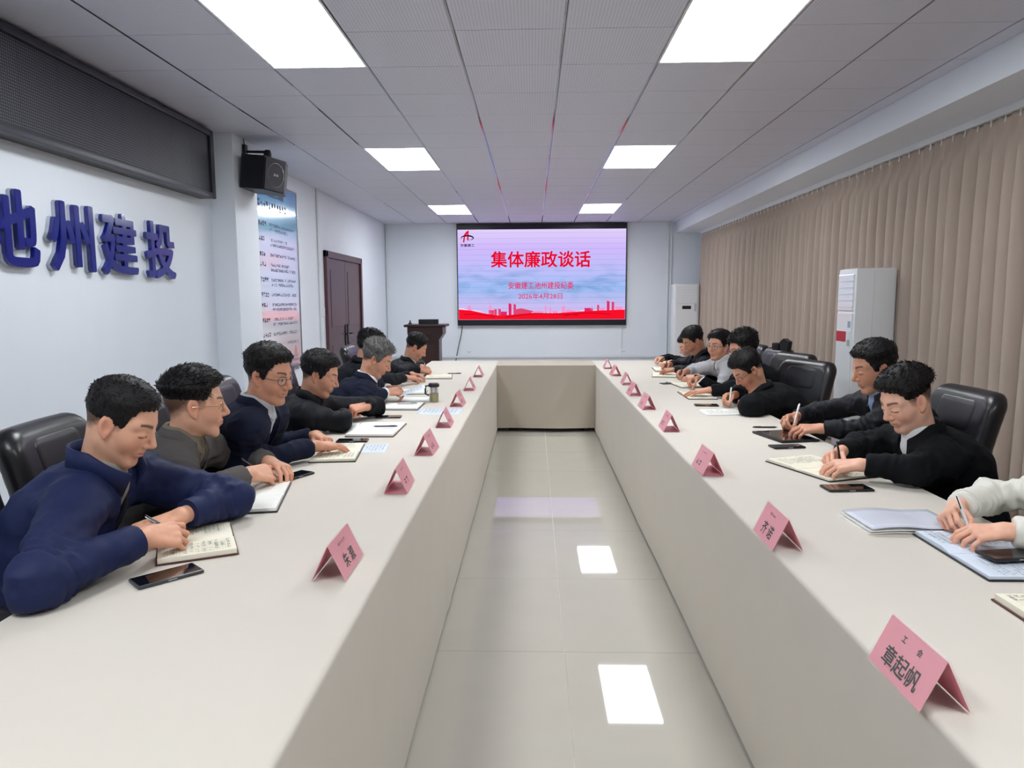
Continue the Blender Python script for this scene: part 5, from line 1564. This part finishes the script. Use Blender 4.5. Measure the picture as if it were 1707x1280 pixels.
P = {}
P['L1'] = person('man in navy windbreaker writing, nearest on the left', (-1.225, 2.085, 1.115), 4, 27, 6, dict(k=(-1.012, 1.955, .806), d=(.52, .84, -.16), e=(-1.175, 1.60, .812), pose='grip'), dict(k=(-1.125, 2.03, .802), d=(-.62, -.78, -.14), e=(-1.00, 2.30, .825), pose='flat'),
    F_navy, skin='mid', hair='crew', seed=11, res=.0025, collar='wide', tee=F_stone, big=1.08, arm=1.1, band=True, open_front=(.045, .72), zipm=M_dark)
P['L2'] = person('man in grey suit and wire glasses turned away toward the screen', (-1.265, 2.64, 1.085), 24, 4, 10, dict(k=(-1.02, 2.69, .805), d=(.45, .86, -.14), e=(-1.165, 2.34, .815), pose='grip'), dict(k=(-1.0, 2.80, .80), d=(.75, -.5, -.1), pose='rest'),
    F_greysuit, skin='mid', hair='fade', seed=12, res=.0027, collar='lapel', shirt=F_shirto, open_front=(.078, .15), glasses=G1, big=1.02)
P['L3'] = person('man in navy suit and glasses, hand flat on notebook', (-1.145, 3.08, 1.15), -16, 12, 4, dict(k=(-.93, 3.27, .793), d=(.62, .75, -.14), e=(-1.215, 2.91, .80), pose='flat'), dict(k=(-.99, 3.37, .80), d=(.65, -.55, -.1), pose='rest'),
    F_navysuit, skin='tan', hair='mid', seed=13, res=.0029, collar='lapel', shirt=F_shirtg, open_front=(.075, .05), glasses=G2, big=1.06, fat=.004)
P['L4'] = person('man in black zip jacket with folded hands, left row', (-1.205, 4.02, 1.055), 4, 20, 4, dict(k=(-1.115, 4.20, .80), d=(-.15, .95, -.05), e=(-1.045, 3.87, .812), pose='fist'), dict(k=(-1.075, 4.21, .822), d=(-.8, -.45, -.1), e=(-.97, 4.40, .82), pose='fist'),
    F_black, skin='tan', hair='mid', seed=14, res=.0034, collar='stand', tee=F_dark, zipm=M_silver, watch='l', open_front=(.03, .7))
P['L5'] = person('grey-haired man in dark blue jacket reading papers', (-1.075, 4.92, 1.07), 4, 30, 4, dict(k=(-.94, 4.96, .835), d=(.85, .45, .05), e=(-1.13, 4.68, .812), pose='hold'), dict(k=(-.96, 5.14, .83), d=(.9, -.25, .05), pose='hold'),
    F_blue2, skin='tan', hair='sweep', hairm=M_hairgrey, seed=15, res=.0038, collar='fold', shirt=F_white, cuffs=F_white, big=1.04, open_front=(.04, .6))
P['L6'] = person('curly-haired person in charcoal behind the grey-haired man', (-1.33, 5.86, 1.09), 10, 25, 4, dict(k=(-1.02, 6.17, .795), d=(.75, .55, -.1), pose='rest'), dict(k=(-1.0, 6.36, .795), d=(.9, -.3, -.1), pose='rest'),
    F_char, skin='tan', hair='curly', seed=16, res=.0044, collar='hood')
P['L7'] = person('man in dark jacket writing at far end of left table', (-1.13, 6.93, 1.02), 8, 32, 4, dict(k=(-1.00, 6.84, .80), d=(.75, .55, -.1), e=(-1.23, 6.64, .81), pose='write'), dict(k=(-1.04, 7.08, .795), d=(.75, -.5, -.1), pose='rest'),
    F_black, skin='tan', hair='mid', seed=17, res=.0044, collar='fold', shirt=F_shirtg, open_front=(.045, .45))
P['R1'] = person('person in pale windbreaker whose hands reach in at right edge', (1.62, 2.02, 1.10), 184, 25, 180, dict(k=(1.255, 2.165, .805), d=(-.72, -.6, -.14), e=(1.50, 2.34, .83), pose='write'), dict(k=(1.25, 2.015, .80), d=(-.95, .2, -.12), e=(1.50, 1.93, .82), pose='rest'),
    F_pale, skin='fair', hair='mid', seed=21, res=.0028, collar='stand', gather=True, hs=.94, big=.95, tee=F_white)
P['R2'] = person('man in black overshirt writing before the rightmost black chairs', (1.525, 2.965, 1.055), 192, 26, 184, dict(k=(1.225, 2.985, .805), d=(-.8, -.5, -.14), e=(1.45, 3.18, .825), pose='write'), dict(k=(1.205, 2.845, .80), d=(-.95, .22, -.1), e=(1.465, 2.745, .815), pose='rest'),
    F_blacks, skin='fair', hair='fade', seed=22, res=.0027, collar='fold', tee=F_white, big=1.08, open_front=(.045, .7), fat=.003)
P['R3'] = person('man in black zip jacket using a white stylus', (1.685, 3.60, 1.13), 181, 18, 180, dict(k=(1.36, 3.90, .81), d=(-.8, -.45, -.1), e=(1.59, 4.03, .83), pose='write'), dict(k=(1.375, 3.675, .80), d=(-.95, .15, -.05), e=(1.62, 3.56, .82), pose='rest'),
    F_blackj, skin='tan', hair='mid', seed=23, res=.003, collar='stand', shirt=F_bluesh, open_front=(.03, .6), zipm=M_dark)
P['R4'] = person('man in black jacket and glasses bent low over papers', (1.42, 4.80, 1.005), 190, 42, 184, dict(k=(1.28, 4.83, .805), d=(-.85, -.35, -.14), e=(1.47, 5.05, .825), pose='write'), dict(k=(1.39, 4.76, .80), d=(-.15, .95, -.05), e=(1.345, 4.44, .812), pose='rest'),
    F_blacks, skin='tan', hair='mid', seed=24, res=.0036, collar='hood', glasses=G2, back=.30, big=1.06, arm=1.28)
P['R5'] = person('dark-haired man in black hidden behind the bent-over man', (1.58, 5.46, 1.10), 186, 22, 180, dict(k=(1.255, 5.80, .805), d=(-.8, -.45, -.14), pose='write'), dict(k=(1.20, 5.275, .79), d=(-.97, .05, -.1), e=(1.45, 5.25, .815), pose='flat'),
    F_blacks, skin='tan', hair='curly', seed=25, res=.0038, collar='stand', glasses=G2, watch='r')
P['R6'] = person('man in light grey jacket and round glasses looking up', (1.615, 6.31, 1.065), 214, 4, 186, dict(k=(1.29, 6.43, .805), d=(-.85, -.3, -.14), pose='write'), dict(k=(1.32, 6.17, .795), d=(-.9, .2, -.1), pose='rest'),
    F_grey, skin='tan', hair='side', seed=26, res=.004, collar='fold', shirt=F_white, open_front=(.05, .5), glasses=G3, fat=.008, big=1.08)
P['R7'] = person('man in black jacket with watch, head bowed, right row', (1.535, 6.95, 1.075), 190, 32, 182, dict(k=(1.275, 7.10, .805), d=(-.8, -.45, -.14), pose='write'), dict(k=(1.25, 6.80, .795), d=(-.97, .05, -.1), pose='rest'),
    F_blackj, skin='deep', hair='mid', seed=27, res=.0042, collar='hood', watch='l')
P['R8'] = person('long-haired person in black at far end of right table', (1.66, 7.76, .98), 186, 30, 180, dict(k=(1.335, 7.87, .805), d=(-.85, -.35, -.14), pose='write'), dict(k=(1.38, 7.62, .795), d=(-.9, .2, -.1), pose='rest'),
    F_blacks, skin='fair', hair='long', seed=28, res=.0044, collar='stand', hs=.92, big=.92)

pen_in(P['L1'], 'r', 'slim black pen held by navy windbreaker man', M_pen, lean=(-.82, .12, .42))
pen_in(P['L2'], 'r', 'black pen held level by grey suit man', M_pen, lean=(-.70, .1, .45))
pen_in(P['L7'], 'r', 'white pen held by man at far end of left table', M_penw)
pen_in(P['R1'], 'r', 'clear pen with black cap held by pale sleeved hand', M_penw, lean=(-.25, .25, .9), mt=M_pen)
pen_in(P['R2'], 'r', 'black pen held upright by black overshirt man', M_pen, lean=(-.12, .2, .95))
pen_in(P['R3'], 'r', 'white stylus held over the black tablet', M_penw, lean=(.32, .3, .9), length=.165, mt=M_penw)
pen_in(P['R4'], 'r', 'white pen held by the bent-over man', M_penw, lean=(.15, .25, .9))
pen_in(P['R5'], 'r', 'white pen held in the watch hand behind bent-over man', M_penw, lean=(.55, .1, .5))
pen_in(P['R6'], 'r', 'black pen held by light grey jacket man', M_pen)
pen_in(P['R7'], 'r', 'black pen held by the bowed man with watch', M_pen)
pen_in(P['R8'], 'r', 'thin dark pen held at the far right end', M_pen, lean=(.6, .1, .5))
# papers in the grey-haired man's hands
sheet(-.86, 5.03, 10, .21, .20, 'white papers held up by the grey-haired man', M_bluepaper, rows=7, z=.836, seed=8, tilt=(18, 0))

# ------------------------------------------------------------------ chairs in place
CH = [('L1', -1.46, 2.02, 4, 'black leather chair under the navy windbreaker man'), ('L2', -1.46, 2.60, 6, 'black leather chair at left edge behind navy windbreaker man\'s head'), ('L3', -1.44, 3.20, 2, 'black leather chair under the navy suit man'), ('L4', -1.45, 4.02, 4, 'black leather chair under the folded hands man'), ('L5', -1.48, 5.12, 6, 'black leather chair showing between spectacled man and folded hands man'), ('L6', -1.50, 5.95, 8, 'black leather chair with back visible before the dark door'), ('L7', -1.44, 6.93, 4, 'black leather chair farthest on the left side'),
      ('R1', 1.82, 2.02, 180, 'black leather chair beyond the right picture edge'), ('R2', 1.84, 2.70, 176, 'black leather chair whose edge shows at far right'), ('R3', 1.76, 3.52, 180, 'black leather chair rising behind the black overshirt man'), ('R4', 1.62, 5.02, 200, 'black leather chair with broad headrest behind bent-over man'), ('R5', 1.76, 5.72, 196, 'black leather chair half hidden behind the broad headrest chair'), ('R6', 1.82, 6.38, 184, 'black leather chair under the light grey jacket man'), ('R7', 1.80, 6.98, 182, 'black leather chair under the bowed man with watch'), ('R8', 1.80, 7.76, 180, 'black leather chair farthest on the right side')]
e = empty('small_bag', (2.09, 6.13, 1.035), R_(20), 'small black bag perched on top of a chair back', 'bag')
MB().box(-.03, .03, .0, .085, 0, .065, bev=.012).build('pouch', M_black, e, True)
MB().prism([(-.10, 0), (-.01, .0), (-.005, .075), (-.05, .105), (-.115, .08)], -.02, .02, Matrix(((0, 0, 1, 0), (1, 0, 0, 0), (0, 1, 0, 0), (0, 0, 0, 1)))).build('flap', M_black, e)
for k, x, y, rz, lab in CH:
    chair(x, y, rz, lab)
